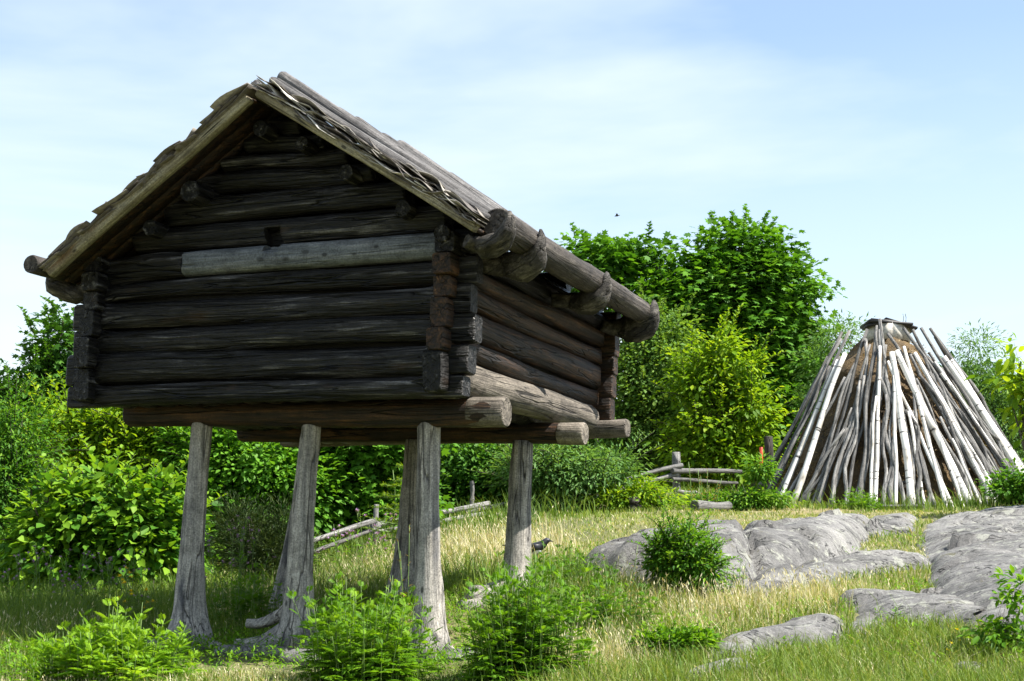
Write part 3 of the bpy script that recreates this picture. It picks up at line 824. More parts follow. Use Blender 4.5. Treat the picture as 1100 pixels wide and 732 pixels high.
for v, s_, sc, kn in ((-.37, 31, .95, .95), (.22, 32, 1.05, 1.15), (1.66, 33, 1.05, 1.15), (2.93, 34, 1.1, 1.2)): hook(v, 1, s_, sc, kn)
for v, s_ in ((-.1, 35), (1.4, 36), (2.7, 37)): hook(v, -1, s_, .8, 1.0)
# posts with splayed roots
def post(top, base, prof, roots, seed_, lbl=None):
    base = np.array(base); top = np.array(top)
    n = 22; pts, rad = [], []
    rr = np.random.default_rng(seed_)
    for i in range(n + 1):
        t = i / n
        p = base + (top - base) * t
        p = p + np.array([prof[3] * math.sin(math.pi * t), 0, 0])
        r_ = prof[1] * .95 + (prof[0] * .95 - prof[1] * .95) * t ** .8 + prof[2] * 2.3 * math.exp(-t * 8)
        pts.append(p); rad.append(r_)
    pts[0] = pts[0] - np.array([0, 0, .06])
    o = pole('post', pts, rad, M_POST, HS, 20, 2.0, .07, seed_, up=(0, 1, 0))
    if lbl: o['label'] = lbl
    for k, (dx, dy, dz, r0, h0) in enumerate(roots):
        h0 = min(.40, h0 * 1.35 + .06); r0 *= 1.22; s0 = base + (top - base) * h0
        e0 = base + np.array([dx, dy, dz])
        P2, R2 = [], []
        for i in range(11):
            t = i / 10
            # leaves the stem going down, then sweeps outward along the ground
            a = 1 - (1 - t) ** 2.2; b = t ** 2.0
            p = np.array([s0[0] + (e0[0] - s0[0]) * b, s0[1] + (e0[1] - s0[1]) * b, s0[2] + (e0[2] - s0[2]) * a])
            p += np.array([rr.normal(0, .006), rr.normal(0, .006), rr.normal(0, .005)])
            P2.append(p); R2.append(r0 * (1.0 - .45 * t) * min(1, .5 + t * 1.4))
        rt = pole('root', P2, R2, M_POST, o, 12, 2.0, .16, seed_ * 10 + k, up=(0, 1, 0))
def tp(v, u, w): return hw(u, v, w)
def bs(px, py, q):  # base under the post: same distance as its top
    return at(px, py, q[1])
T1 = tp(.33, .73, -.11); T2 = tp(.33, 1.615, -.14); T3 = tp(.33, 2.51, -.165); T4 = tp(2.0, 1.645, -.12); T5 = tp(2.0, 2.565, -.15); T6 = tp(2.0, .74, -.08)
post(T1, bs(203, 690, T1), (.078, .098, .04, -.02), [(-.36, -.06, -.03, .062, .16), (.36, -.10, -.06, .06, .12), (.05, -.22, -.1, .08, .15), (-.05, .15, 0, .07, .15)], 51)
post(T2, bs(320, 692, T2), (.068, .112, .03, -.025), [(-.44, -.02, .0, .052, .18), (-.50, -.14, -.06, .056, .13), (-.40, -.26, -.11, .056, .10), (-.38, .12, .14, .045, .24), (.26, -.08, -.05, .06, .12), (.02, -.16, -.08, .07, .12)], 52, 'post with the widest sweep of roots to the left')
post(T3, bs(462, 706, T3), (.082, .095, .035, -.012), [(.30, -.22, -.05, .08, .14), (.42, .04, -.05, .06, .12), (-.16, -.08, -.03, .07, .15), (.03, .14, .02, .06, .15)], 53)
post(T4, bs(432, 648, T4), (.075, .105, .03, .0), [(-.2, .0, .0, .07, .12), (.36, -.25, -.03, .06, .12), (.42, -.4, -.1, .06, .1)], 54)
post(T5, bs(554, 640, T5), (.086, .105, .03, .0), [(-.38, -.2, -.02, .07, .12), (-.42, -.4, -.08, .07, .1), (.2, -.1, 0, .06, .12), (-.36, -.02, .04, .055, .14)], 55)
post(T6, bs(300, 676, T6), (.07, .10, .03, .0), [(-.22, -.05, .0, .06, .15), (.2, -.1, 0, .06, .15)], 56)

# ------------------------------------------------------------------ pole hut (turf hut clad with leaning poles)
HC = at(957, 535, 26.2)
HC[2] = gz(HC[0], 24.2) - .02
PXM = F / 26.0
HUT = thing('pole_hut', HC, 'conical turf hut covered with leaning grey and white birch poles', 'hut')
def hut_r(h): return 2.28 - (2.28 - .70) * h / 2.95
# turf body
nu, nh = 56, 26; V = []
rr = np.random.default_rng(3)
nz_ = rr.normal(0, 1, (nh + 1, nu))
for j in range(nh + 1):
    t = j / nh; h = 2.98 * t
    r_ = (hut_r(h) - .20) if t < .82 else (hut_r(h) - .20) * (1 - ((t - .82) / .18) ** 2 * .45)
    for i in range(nu):
        a = 2 * math.pi * i / nu
        m = r_ + .05 * math.sin(3 * a + 4 * h) + .04 * math.sin(7 * a - 5 * h + 1) + .02 * nz_[j, i]
        V.append([m * math.cos(a), m * math.sin(a), h - .1 + .02 * nz_[j, (i * 3) % nu]])
V.append([0, 0, 2.9])
Fh, Ch = [], []
for j in range(nh):
    for i in range(nu):
        i2 = (i + 1) % nu
        Fh += [j * nu + i, j * nu + i2, (j + 1) * nu + i2, (j + 1) * nu + i]; Ch.append(4)
for i in range(nu): Fh += [nh * nu + i, nh * nu + (i + 1) % nu, (nh + 1) * nu]; Ch.append(3)
mesh_np('turf_body', V, Fh, Ch, M_TURF, HUT, Matrix.Translation(Vector(HC)), True)
# poles: (base x,y  top x,y  width) read off the photograph in a 3.052x enlargement starting at (790,320); B birch, G grey, T thin peeled
PL = [(58, 580, 360, 85, 14, 'G'), (72, 590, 372, 92, 15, 'G'), (45, 560, 350, 110, 14, 'G'), (88, 605, 322, 195, 17, 'B'), (124, 620, 344, 175, 21, 'B'), (156, 622, 352, 250, 15, 'G'),
      (196, 632, 420, 95, 15, 'G'), (218, 640, 385, 260, 13, 'G'), (240, 635, 412, 130, 15, 'G'), (292, 610, 448, 110, 12, 'G'), (312, 632, 457, 85, 15, 'G'), (345, 622, 462, 100, 14, 'G'),
      (352, 600, 448, 160, 14, 'B'), (415, 642, 438, 265, 20, 'G'), (462, 645, 482, 185, 26, 'B'), (503, 662, 500, 390, 11, 'T'), (586, 682, 462, 215, 12, 'T'),
      (648, 655, 497, 180, 26, 'B'), (468, 300, 470, 62, 15, 'G'), (640, 595, 488, 115, 15, 'G'), (690, 672, 630, 480, 10, 'T'), (702, 660, 724, 612, 17, 'B'), (738, 560, 557, 185, 17, 'B'),
      (745, 615, 540, 190, 15, 'G'), (752, 640, 610, 370, 14, 'G'), (792, 655, 590, 200, 15, 'G'), (832, 662, 600, 250, 15, 'G'), (826, 630, 536, 95, 15, 'G'), (862, 610, 562, 100, 15, 'G'),
      (882, 570, 596, 90, 15, 'G'), (912, 555, 640, 230, 15, 'G'), (936, 575, 664, 190, 26, 'B'), (962, 560, 700, 195, 27, 'B'), (985, 540, 722, 190, 22, 'B'), (1010, 540, 630, 85, 15, 'G'),
      (990, 560, 648, 95, 15, 'G'), (1020, 545, 655, 110, 14, 'G'), (176, 625, 375, 200, 13, 'G'), (266, 625, 430, 180, 12, 'G'), (775, 600, 575, 210, 13, 'G'), (812, 640, 620, 300, 13, 'G'),
      (845, 640, 640, 330, 13, 'G'), (895, 590, 610, 200, 13, 'G'), (925, 580, 690, 330, 13, 'G'), (660, 600, 545, 300, 13, 'G'), (700, 620, 560, 260, 14, 'G'), (105, 600, 335, 260, 13, 'G'), (380, 630, 445, 330, 12, 'G'),
      (1000, 550, 705, 240, 14, 'G'), (1025, 530, 740, 260, 16, 'G')]
rr = np.random.default_rng(31)
for k in range(34):                      # thinner, greyer poles in the gaps
    bx = 130 + k * 25.5 + rr.uniform(-9, 9)
    f_ = rr.uniform(.35, .95); cxz = 508
    tx = cxz + (bx - cxz) * (.30 if f_ > .7 else .55) + rr.uniform(-14, 14)
    PL.append((bx, 640 - abs(bx - cxz) * .08, tx, 640 - f_ * 520, rr.uniform(10, 15), 'G' if rr.random() < .85 else 'B'))
for k, (bx, by, tx, ty, wz, kd) in enumerate(PL):
    rr = np.random.default_rng(700 + k)
    bx, by, tx, ty = 790 + bx / 3.052, 320 + by / 3.052, 790 + tx / 3.052, 320 + ty / 3.052
    rb = 2.28 + rr.uniform(-.06, .08) + (.06 if kd != 'G' else 0)
    xo = (bx - 957) / PXM
    ph = math.asin(max(-.97, min(.97, xo / (rb + .05))))
    B0 = np.array([HC[0] + rb * math.sin(ph), HC[1] - rb * math.cos(ph), 0.]); B0[2] = gz(B0[0], B0[1]) - .06
    hb_ = B0[2] - HC[2]
    yb = HC[1] - .9
    htop = at(tx, ty, yb)[2] - HC[2]
    htop = max(.4, min(3.1, htop))
    rt = hut_r(htop) + .03 + (.07 if kd != 'G' else rr.uniform(0, .05))
    xt = (tx - 957) / (F / (HC[1] - rt * .7))
    pt = math.asin(max(-.99, min(.99, xt / rt)))
    T0 = np.array([HC[0] + rt * math.sin(pt), HC[1] - rt * math.cos(pt), HC[2] + htop])
    # keep the pole outside the turf
    rad0 = wz / 3.052 / PXM / 2 * .90
    n = 12; pts, rad = [], []
    wob = .045 if kd == 'G' else .010
    o1 = rr.normal(0, wob, 2); o2 = rr.normal(0, wob * .8, 2); o3 = rr.normal(0, wob * .5, 2)
    for i in range(n + 1):
        t = i / n
        p = B0 + (T0 - B0) * t
        q = p[:2] - HC[:2]; rq = np.linalg.norm(q); need = hut_r(p[2] - HC[2]) + .0
        if rq < need: p[:2] = HC[:2] + q / rq * need
        sx = o1[0] * math.sin(math.pi * t) + o2[0] * math.sin(2 * math.pi * t) + o3[0] * math.sin(4.3 * math.pi * t)
        p[0] += sx; p[1] += o1[1] * math.sin(math.pi * t) * .5
        pts.append(p); rad.append(rad0 * (1.12 - .32 * t))
    pole('wall_pole', pts, rad, {'G': M_STICK, 'B': M_BIRCH, 'T': M_BIRCH}[kd], HUT, 9, 2.0, .07, 700 + k, up=(0, 1, 0))
# back half, not facing the picture: plain grey poles so that the cone closes
for k in range(14):
    a = R(100 + k * 160 / 13); rr = np.random.default_rng(1500 + k)
    rb = 2.22; ht = rr.uniform(2.4, 2.95)
    B0 = np.array([HC[0] + rb * math.sin(a), HC[1] - rb * math.cos(a), 0]); B0[2] = gz(B0[0], B0[1]) - .06
    rt = hut_r(ht) + .04
    T0 = np.array([HC[0] + rt * math.sin(a), HC[1] - rt * math.cos(a), HC[2] + ht])
    pole('wall_pole', subdiv(B0, T0, 8, .02, k), [.04 - .012 * i / 8 for i in range(9)], M_STICK, HUT, 8, 2.0, .07, k, up=(0, 1, 0))
# smoke hole: ring of bark boards under a tilted lid of dark slabs
top = HC + np.array([.05, 0, 2.86])
sb = Bag()
for i in range(14):
    a = 2 * math.pi * i / 14; r_ = .34
    c = top + np.array([r_ * math.cos(a), r_ * math.sin(a), .08 + .01 * (i % 3)])
    sb.add(*box_geo(c, [-math.sin(a) * .085, math.cos(a) * .085, 0], [math.cos(a) * .012, math.sin(a) * .012, 0], [0, 0, .13 + .015 * (i % 2)]), tone=np.full(8, .6 + .1 * (i % 3)))
sb.build('smoke_hole_frame', M_FLAKE, HUT)
for i, (ox, oz, sx, tl) in enumerate(((-.02, .235, .36, .0), (-.12, .262, .22, .03), (.16, .225, .27, .22), (-.2, .225, .2, -.25))):
    sl = Bag(); c = top + np.array([ox, -.03 * i, oz])
    ca, sa = math.cos(-tl - .08), math.sin(-tl - .08)
    sl.add(*box_geo(c, [sx * ca, 0, sx * sa], [0, .36 - .05 * i, 0], [-.018 * sa, 0, .018 * ca]))
    sl.build('smoke_hole_lid', M_BLACK, HUT)
for dx in (.23, .27):
    log('lid_stick', top + np.array([dx, -.1, .15]), top + np.array([dx + .01, -.1, .42]), .006, .005, M_STICK, HUT, int(dx * 100), 6, n=4)
# low opening in front
dp = at(975, 530, 24.28)
db = Bag(); db.add(*box_geo(dp + np.array([0, .1, -.02]), [.22, 0, 0], [0, .10, 0], [0, .03, .16]))
db.build('opening', M_DARKHOLE, HUT)  # solid near-black box, the doorway's shade is put into its colour
log('opening_lintel', dp + np.array([-.26, -.02, .16]), dp + np.array([.26, -.02, .165]), .03, .026, M_STICK, HUT, 5, 10, n=6)
# doorstep plank
pp = at(963, 545, 23.75); pp[2] = gz(pp[0], pp[1]) + .04
o = log('step_plank', pp + np.array([-.24, 0, .0]), pp + np.array([.30, .0, .01]), .028, .028, M_RAIL, None, 61, 12, 4.0, .02, .002, 6, depth=.11)
tag(o, 'short grey plank lying in front of the pole hut opening', 'plank')

# ------------------------------------------------------------------ fence
fp = at(727, 528, 24.3); fp[2] = gz(fp[0], fp[1])
FEN = thing('rail_fence', fp, 'weathered grey split rail fence with one tall post', 'fence')
log('post', fp - np.array([0, 0, .1]), [fp[0], fp[1], at(727, 486, 24.3)[2]], .062, .062, M_RAIL, FEN, 71, 12, 3.0, n=6)
rails = [((733, 500, 24.2), (640, 522, 23.6), .035), ((728, 509, 24.2), (668, 524, 23.8), .035), ((722, 506, 24.1), (796, 507, 25.2), .042), ((722, 515, 24.1), (792, 519, 25.2), .03), ((726, 527, 24.1), (748, 529, 24.5), .03),
         ((660, 512, 23.9), (500, 551, 21.8), .03), ((690, 522, 23.9), (497, 561, 21.8), .03), ((525, 541, 21.6), (395, 566, 18.6), .035), ((520, 552, 21.4), (400, 572, 18.7), .03), ((404, 559, 18.4), (300, 594, 17.4), .03), ((408, 566, 18.5), (300, 606, 17.5), .026)]
for k, (a, b, r_) in enumerate(rails): log('rail', at(*a), at(*b), r_, r_ * .8, M_RAIL, FEN, 80 + k, 10, 2.4, .08, .007, 10)
for px, py, Y in ((505, 566, 21.9), (402, 585, 18.6), (640, 540, 23.6), (660, 535, 23.9)):
    q = at(px, py, Y); q[2] = gz(q[0], q[1]); log('stake', q - np.array([0, 0, .1]), q + np.array([.02, 0, .55]), .035, .03, M_RAIL, FEN, px, 9, n=5)
q = at(704, 545, 22.3); q[2] = gz(q[0], q[1])
o = log('tree_stump', q + np.array([.1, 0, -.05]), q + np.array([.0, .05, .33]), .075, .05, M_EAVE, None, 91, 12, 2, .2, .02, 8); tag(o, 'short dark weathered stump in the weeds below the fence post', 'stump')
q = at(746, 545, 22.2); q[2] = gz(q[0], q[1]) + .07
o = log('fallen_log', q, q + np.array([.55, .5, .04]), .085, .06, M_RAIL, None, 92, 14, 2, .06, .01, 8); tag(o, 'short grey log lying on the lawn edge below the fence', 'log')
q = at(679, 548, 22.0); q[2] = gz(q[0], q[1])
o = log('tree_stump', q + np.array([0, 0, -.05]), q + np.array([.03, 0, .18]), .10, .08, M_EAVE, None, 93, 12, 2, .2, .02, 6); tag(o, 'low black stump at the lawn edge among dry weeds', 'stump')
q = at(826, 500, 28.5); q[2] = gz(q[0], q[1])
o = log('wooden_post', q - np.array([0, 0, .1]), [q[0], q[1], at(826, 469, 28.5)[2]], .075, .07, M_EAVE, None, 94, 12, 3, n=6); tag(o, 'dark wooden post behind the left edge of the pole hut', 'post')
q = at(818, 500, 28.2); q[2] = gz(q[0], q[1])
o = log('marker_post', q - np.array([0, 0, .1]), [q[0], q[1], at(818, 480, 28.2)[2]], .028, .028, M_RED, None, 95, 12, 4, n=4, noise=0); tag(o, 'small red marker post beside the pole hut', 'post')

# ------------------------------------------------------------------ foliage generators
TPL = {
    'rhomb': (np.array([(0, 0, 0), (.45, .5, .07), (1, 0, -.08), (.45, -.5, .07)]), [0, 2, 1, 0, 3, 2], [3, 3]),
    'ovate': (np.array([(0, 0, 0), (.45, 0, -.02), (1, 0, -.14), (.16, .30, .05), (.55, .42, .05), (.16, -.30, .05), (.55, -.42, .05)]),
              [0, 1, 4, 3, 1, 2, 4, 0, 5, 6, 1, 1, 6, 2], [4, 3, 4, 3]),
    'maple': (np.array([(0, 0, 0), (.5, 0, .0), (1, 0, -.12), (.66, .22, .0), (.78, .56, -.06), (.40, .36, .03), (.22, .62, -.05), (.12, .22, .03),
                        (.66, -.22, .0), (.78, -.56, -.06), (.40, -.36, .03), (.22, -.62, -.05), (.12, -.22, .03)]),
              [0, 1, 7, 7, 1, 5, 6, 1, 3, 4, 5, 1, 2, 3, 0, 12, 1, 12, 11, 10, 1, 10, 9, 8, 1, 8, 2], None),
    'lance': (np.array([(0, 0, 0), (.4, .5, .04), (1, 0, -.15), (.4, -.5, .04)]), [0, 2, 1, 0, 3, 2], [3, 3]),
}
TPL['maple'] = (TPL['maple'][0], [0, 1, 7, 7, 1, 5, 6, 1, 3, 4, 5, 1, 2, 3, 0, 12, 1, 12, 11, 10, 1, 1, 10, 9, 8, 1, 8, 2], [3, 4, 4, 3, 3, 4, 4, 3])
def unit(a): return a / np.maximum(np.linalg.norm(a, axis=1, keepdims=True), 1e-9)
def leaf_geo(P, Dv, Nv, Ln, Wd, kind):
    T, Fb, Cb = TPL[kind]
    n = len(P); k = len(T)
    Dv = unit(Dv); S = unit(np.cross(Nv, Dv)); Nn = np.cross(Dv, S)
    V = (P[:, None] + Dv[:, None] * (T[None, :, 0:1] * Ln[:, None, None]) + S[:, None] * (T[None, :, 1:2] * Wd[:, None, None])
         + Nn[:, None] * (T[None, :, 2:3] * Ln[:, None, None]))
    Fa = (np.array(Fb)[None] + (np.arange(n) * k)[:, None]).ravel()
    return V.reshape(-1, 3), Fa, np.tile(Cb, n), k
def leaves(bag, P, Dv, Nv, Ln, Wd, kind, tone):
    V, Fa, C, k = leaf_geo(P, Dv, Nv, Ln, Wd, kind)
    bag.add(V, Fa, C, np.repeat(tone, k))
def blob_world(b, d):
    px, py, rx, rz = b[:4]; off = b[4] if len(b) > 4 else 0
    c = at(px, py, d + off); s = (d + off) / F
    return c, np.array([rx * s, (rx + rz) / 2 * s * .85, rz * s])
def tree(name, label, cat, base, d, blobs, ncl, nl, clr, lsize, kind, mat, seed_, aspect=.75, trunk_r=.12, stems=1, tone=(.5, .2), flat=.55, group=None, shell=(.45, 1.0), limbs=None, droop=.25, barkmat=None, tip_tone=.25, shoots=0, slen=.35):
    r = np.random.default_rng(seed_)
    bx = at(base[0], base[1], d); bx[2] = gz(bx[0], bx[1])
    root = thing(name, bx, label, cat, group)
    B = [blob_world(b, d) for b in blobs]
    vol = np.array([b[1].prod() ** .75 for b in B]); vol /= vol.sum()
    which = r.choice(len(B), ncl, p=vol)
    dirs = unit(r.normal(0, 1, (ncl, 3)))
    fr = r.uniform(shell[0] ** 2, shell[1] ** 2, ncl) ** .5
    CC = np.array([B[w][0] + dirs[i] * B[w][1] * fr[i] for i, w in enumerate(which)])
    gzs = ground(CC[:, 0], CC[:, 1]); CC[:, 2] = np.maximum(CC[:, 2], gzs + .12)
    crs = clr * r.uniform(.6, 1.35, ncl)
    cnt = r.poisson(nl, ncl) + 2
    own = np.repeat(np.arange(ncl), cnt)
    n = len(own)
    off = r.normal(0, 1, (n, 3)); off = off / np.maximum(1, np.linalg.norm(off, axis=1, keepdims=True) / 1.9)
    off = off * np.array([1, 1, flat]) * crs[own][:, None]
    P = CC[own] + off
    outw = unit(CC - np.array([B[w][0] for w in which]))[own]
    Dv = unit(off + 1e-6) * .8 + outw * .5 + r.normal(0, .35, (n, 3)) + np.array([0, 0, -droop])
    Nv = np.array([0, 0, 1.0]) + outw * .5 + r.normal(0, .36, (n, 3))
    Ln = lsize * r.uniform(.65, 1.25, n)
    ct = r.normal(0, 1, ncl)
    tn = np.clip(tone[0] + tone[1] * .6 * ct[own] + r.normal(0, tone[1] * .7, n), 0, 1)
    # young bright leaves at the shoot tips
    tips = r.random(n) < .06
    tn[tips] = np.clip(tn[tips] + tip_tone, 0, 1)
    bag = Bag(); leaves(bag, P, Dv, Nv, Ln, Ln * aspect, kind, tn)
    tb = Bag()
    # leafy shoots that break the outline
    if shoots:
        ordr = np.argsort(-(CC[:, 2] + .4 * r.normal(0, 1, ncl) * clr * 3))[:max(shoots, 1)] if shoots < ncl else np.arange(ncl)
        for q in ordr:
            b = B[which[q]]; o_ = unit((CC[q] - b[0])[None])[0]
            dv = o_ * .7 + np.array([0, 0, .75]) + r.normal(0, .25, 3); dv /= np.linalg.norm(dv)
            Ls = slen * r.uniform(.6, 1.5); e0 = CC[q] + o_ * clr * .7
            m = max(5, int(Ls / (lsize * .28)))
            t = np.linspace(.05, 1, m)
            bend = np.array([0, 0, -.25]) * Ls
            Pq = e0 + dv * (Ls * t)[:, None] + bend * (t ** 2)[:, None]
            az = np.arange(m) * 2.4 + r.uniform(0, 6.28)
            sd = np.column_stack([np.cos(az), np.sin(az), r.normal(.25, .25, m)])
            leaves(bag, Pq, sd * .9 + dv * .6, np.array([0, 0, 1.]) + r.normal(0, .3, (m, 3)), lsize * (1.05 - .5 * t) * r.uniform(.7, 1.2, m), lsize * aspect * (1.05 - .5 * t), kind, np.clip(tone[0] + tone[1] * r.normal(0, .5) + tip_tone * t + r.normal(0, .08, m), 0, 1))
            tb.add(*tube_geo([e0, e0 + dv * Ls * .5 + bend * .25, e0 + dv * Ls + bend], [.012 * lsize / .15, .008 * lsize / .15, .003 * lsize / .15], 4))
    bag.build('crown', mat, root)
    # trunk and limbs
    topc = np.mean([b[0] for b in B], 0)
    hb = max(.3, topc[2] - bx[2])
    nb = limbs if limbs is not None else min(ncl, 46)
    sel = r.choice(ncl, nb, replace=False)
    for s_ in range(stems):
        sb_ = bx + np.array([r.normal(0, .1 * (stems > 1)), r.normal(0, .1 * (stems > 1)), -.1])
        lead = B[s_ % len(B)][0] if stems > 1 else topc
        te = sb_ + (lead - sb_) * np.array([.85, .85, .8])
        pts = subdiv(sb_, te, 8, .02 * hb, seed_ + s_)
        rr_ = [trunk_r * (1.15 if i == 0 else 1) * (1 - .72 * i / 8) for i in range(9)]
        tb.add(*tube_geo(pts, rr_, 9, noise=.08, seed=seed_ + s_))
        for q in sel[s_::stems]:
            t = r.uniform(.3, .95); i0 = int(t * 8); s0 = np.array(pts[i0]); e0 = CC[q]
            mid = (s0 + e0) / 2 + r.normal(0, .06, 3) * np.linalg.norm(e0 - s0) + np.array([0, 0, .04 * hb])
            r0 = rr_[i0] * .42
            tb.add(*tube_geo([s0, (s0 + mid) / 2 + r.normal(0, .01, 3), mid, (mid + e0) / 2, e0], [r0, r0 * .8, r0 * .6, r0 * .42, r0 * .2], 6, noise=.05, seed=int(q)))
    tb.build('trunk', barkmat or M_BRANCH, root, True)
    return root

LM_MAPLE = leaf_mat('sycamore_leaf', (.02, .07, .006), (.065, .185, .013), (.13, .30, .025), .36)
LM_BIRCH = leaf_mat('birch_leaf', (.04, .09, .016), (.10, .20, .03), (.20, .32, .06), .38)
LM_LIME = leaf_mat('yellow_green_leaf', (.06, .15, .008), (.16, .29, .012), (.32, .44, .02), .45)
LM_LINDEN = leaf_mat('broad_leaf', (.03, .10, .010), (.075, .20, .018), (.19, .34, .022), .4)
LM_DARK = leaf_mat('dark_leaf', (.016, .055, .008), (.045, .13, .015), (.09, .22, .022), .33)
LM_WILLOW = leaf_mat('willow_leaf', (.045, .11, .03), (.10, .21, .05), (.18, .31, .08), .35)
LM_HERB = leaf_mat('herb_leaf', (.05, .15, .008), (.13, .28, .014), (.25, .42, .025), .42)
LM_PINE = leaf_mat('pine_needle', (.015, .035, .012), (.04, .075, .02), (.09, .13, .035), .15)
LM_GRASS = leaf_mat('grass_blade', (.05, .11, .012), (.13, .21, .03), (.27, .31, .08), .35, .55, .2)
LM_STRAW = leaf_mat('dry_grass', (.33, .29, .14), (.52, .47, .29), (.70, .65, .47), .3, .65, .2)

# ------------------------------------------------------------------ trees and shrubs behind
GB = 'trees and shrubs behind the buildings'
tree('sycamore_tree', 'big dark green broad-crowned tree behind the fence', 'tree', (775, 530), 39,
     [(790, 287, 48, 42), (832, 315, 34, 42), (846, 375, 34, 48), (760, 322, 50, 45), (812, 350, 48, 55), (790, 420, 66, 66), (742, 372, 42, 56), (828, 440, 42, 48), (800, 475, 55, 45),
      (690, 277, 34, 26), (650, 278, 28, 22), (664, 312, 42, 32), (622, 288, 20, 18), (722, 282, 26, 26), (702, 345, 38, 38)],
     430, 105, .46, .165, 'maple', LM_MAPLE, 201, 1.0, .35, group=GB, limbs=120, flat=.36, shell=(.5, 1.1), tone=(.5, .3), shoots=120, slen=.42)
tree('birch_tree', 'pale grey-green small-leaved tree right of the storehouse eave', 'tree', (705, 520), 31,
     [(705, 360, 28, 40), (700, 405, 42, 50), (715, 455, 52, 45), (668, 440, 34, 55), (690, 345, 16, 26), (690, 500, 50, 26), (740, 508, 40, 20)],
     230, 80, .26, .10, 'rhomb', LM_BIRCH, 202, .7, .08, group=GB, tone=(.5, .25), shoots=120, slen=.5)
tree('lime_bush', 'bright yellow-green bush in front of the big tree', 'bush', (785, 520), 29.5,
     [(772, 380, 18, 24), (793, 402, 22, 26), (752, 412, 24, 32), (800, 445, 26, 36), (765, 455, 36, 40), (790, 492, 40, 32), (748, 495, 34, 30), (812, 480, 18, 26)],
     190, 46, .20, .13, 'ovate', LM_LIME, 203, .62, .06, stems=3, group=GB, tone=(.4, .25), shoots=110, slen=.55)
tree('willow_bush', 'light green shrub growing below the right end of the storehouse', 'bush', (620, 545), 22.5,
     [(625, 515, 50, 26), (580, 510, 34, 34), (655, 505, 28, 20), (600, 490, 26, 22)],
     150, 52, .20, .10, 'lance', LM_WILLOW, 204, .32, .04, stems=4, group=GB, shoots=90, slen=.5)
tree('oak_tree', 'dark loose-crowned tree rising left of the storehouse', 'tree', (55, 620), 23,
     [(60, 372, 18, 24), (72, 340, 12, 16), (40, 405, 28, 22), (15, 430, 26, 22), (75, 410, 22, 26), (40, 440, 40, 24)],
     110, 30, .17, .11, 'maple', LM_DARK, 205, .8, .09, group=GB, tone=(.6, .25), limbs=60, shoots=60, slen=.45)
tree('elder_bush', 'yellow-green bush below the left wall of the storehouse', 'bush', (150, 620), 20.5,
     [(150, 455, 48, 28), (190, 475, 38, 40), (110, 475, 38, 34), (160, 505, 60, 40), (70, 460, 30, 28), (95, 510, 50, 30)],
     260, 44, .16, .11, 'ovate', LM_LIME, 206, .5, .04, stems=4, group=GB, tone=(.45, .28), shoots=150, slen=.5)
tree('linden_bush', 'broad-leaved green bush at the left with large round leaves', 'bush', (105, 640), 17.5,
     [(115, 548, 58, 36), (60, 580, 58, 46), (150, 590, 50, 46), (100, 605, 70, 36), (170, 560, 28, 32)],
     330, 20, .17, .125, 'ovate', LM_LINDEN, 207, .74, .035, stems=4, group=GB, tone=(.62, .3), flat=.7, tip_tone=.4, shoots=70, slen=.35)
tree('rowan_bush', 'feathery green bush at the far left edge', 'bush', (5, 640), 18.5,
     [(15, 470, 34, 40), (5, 530, 40, 48), (-30, 500, 50, 70), (20, 590, 36, 44)],
     200, 50, .17, .08, 'lance', LM_LINDEN, 208, .38, .035, stems=3, group=GB, tone=(.35, .25), shoots=120, slen=.5)
tree('hazel_bush', 'dark shrub mass behind the left posts', 'bush', (275, 620), 20,
     [(270, 500, 60, 44), (240, 545, 50, 48), (310, 540, 50, 50), (225, 490, 40, 40)],
     340, 42, .18, .092, 'ovate', LM_MAPLE, 209, .7, .05, stems=4, group=GB, tone=(.75, .28), shoots=80, slen=.5)
tree('maple_bush', 'lobed-leaved bush seen between the middle and right posts', 'bush', (390, 600), 20.5,
     [(380, 500, 50, 40), (420, 540, 44, 44), (350, 545, 40, 40), (400, 480, 60, 30)],
     320, 36, .18, .105, 'maple', LM_MAPLE, 210, .9, .05, stems=4, group=GB, tone=(.7, .25), shoots=80, slen=.5)
tree('alder_bush', 'dark green shrub behind the rightmost posts', 'bush', (510, 580), 23.5,
     [(505, 505, 46, 34), (530, 530, 40, 34), (480, 540, 40, 30), (560, 510, 34, 34)],
     300, 44, .2, .09, 'ovate', LM_DARK, 211, .7, .05, stems=4, group=GB, tone=(.75, .25))
tree('pine_shrub', 'low dark dwarf pine between the two left posts', 'shrub', (282, 640), 15.5,
     [(280, 590, 36, 32), (305, 605, 30, 28), (260, 570, 28, 24), (310, 570, 18, 22)],
     150, 90, .10, .06, 'lance', LM_PINE, 212, .10, .04, stems=5, group=GB, flat=1.0, droop=-.35, tone=(.5, .25))
for k, (px, py, d, rx, rz, nn) in enumerate(((20, 490, 34, 90, 60, 190), (180, 470, 33, 90, 60, 190), (340, 480, 34, 95, 70, 190), (480, 470, 35, 80, 60, 170), (600, 460, 38, 75, 60, 170), (-90, 480, 30, 90, 80, 170))):
    tree('background_tree', ['dark tree far back at the left picture edge', 'dark tree in the back row behind the leftmost post', 'dark tree in the back row seen between the posts',
                             'dark tree in the back row behind the right posts', 'dark tree in the back row right of the rearmost post', 'dark tree beyond the left picture edge'][k], 'tree', (px, 600), d,
         [(px - 30, py, rx * .7, rz), (px + 35, py + 10, rx * .7, rz), (px, py + 60, rx, 70)], nn, 46, .45, .2, 'rhomb', LM_DARK, 230 + k, .75, .14, group=GB, tone=(.55, .3))
tree('willow_bush', 'thin grey-green willow peeking out left of the pole hut', 'bush', (895, 520), 34,
     [(900, 370, 20, 28), (885, 400, 18, 36), (915, 360, 12, 16), (890, 450, 26, 50)],
     120, 42, .25, .12, 'lance', LM_WILLOW, 214, .26, .05, stems=3, group=GB)
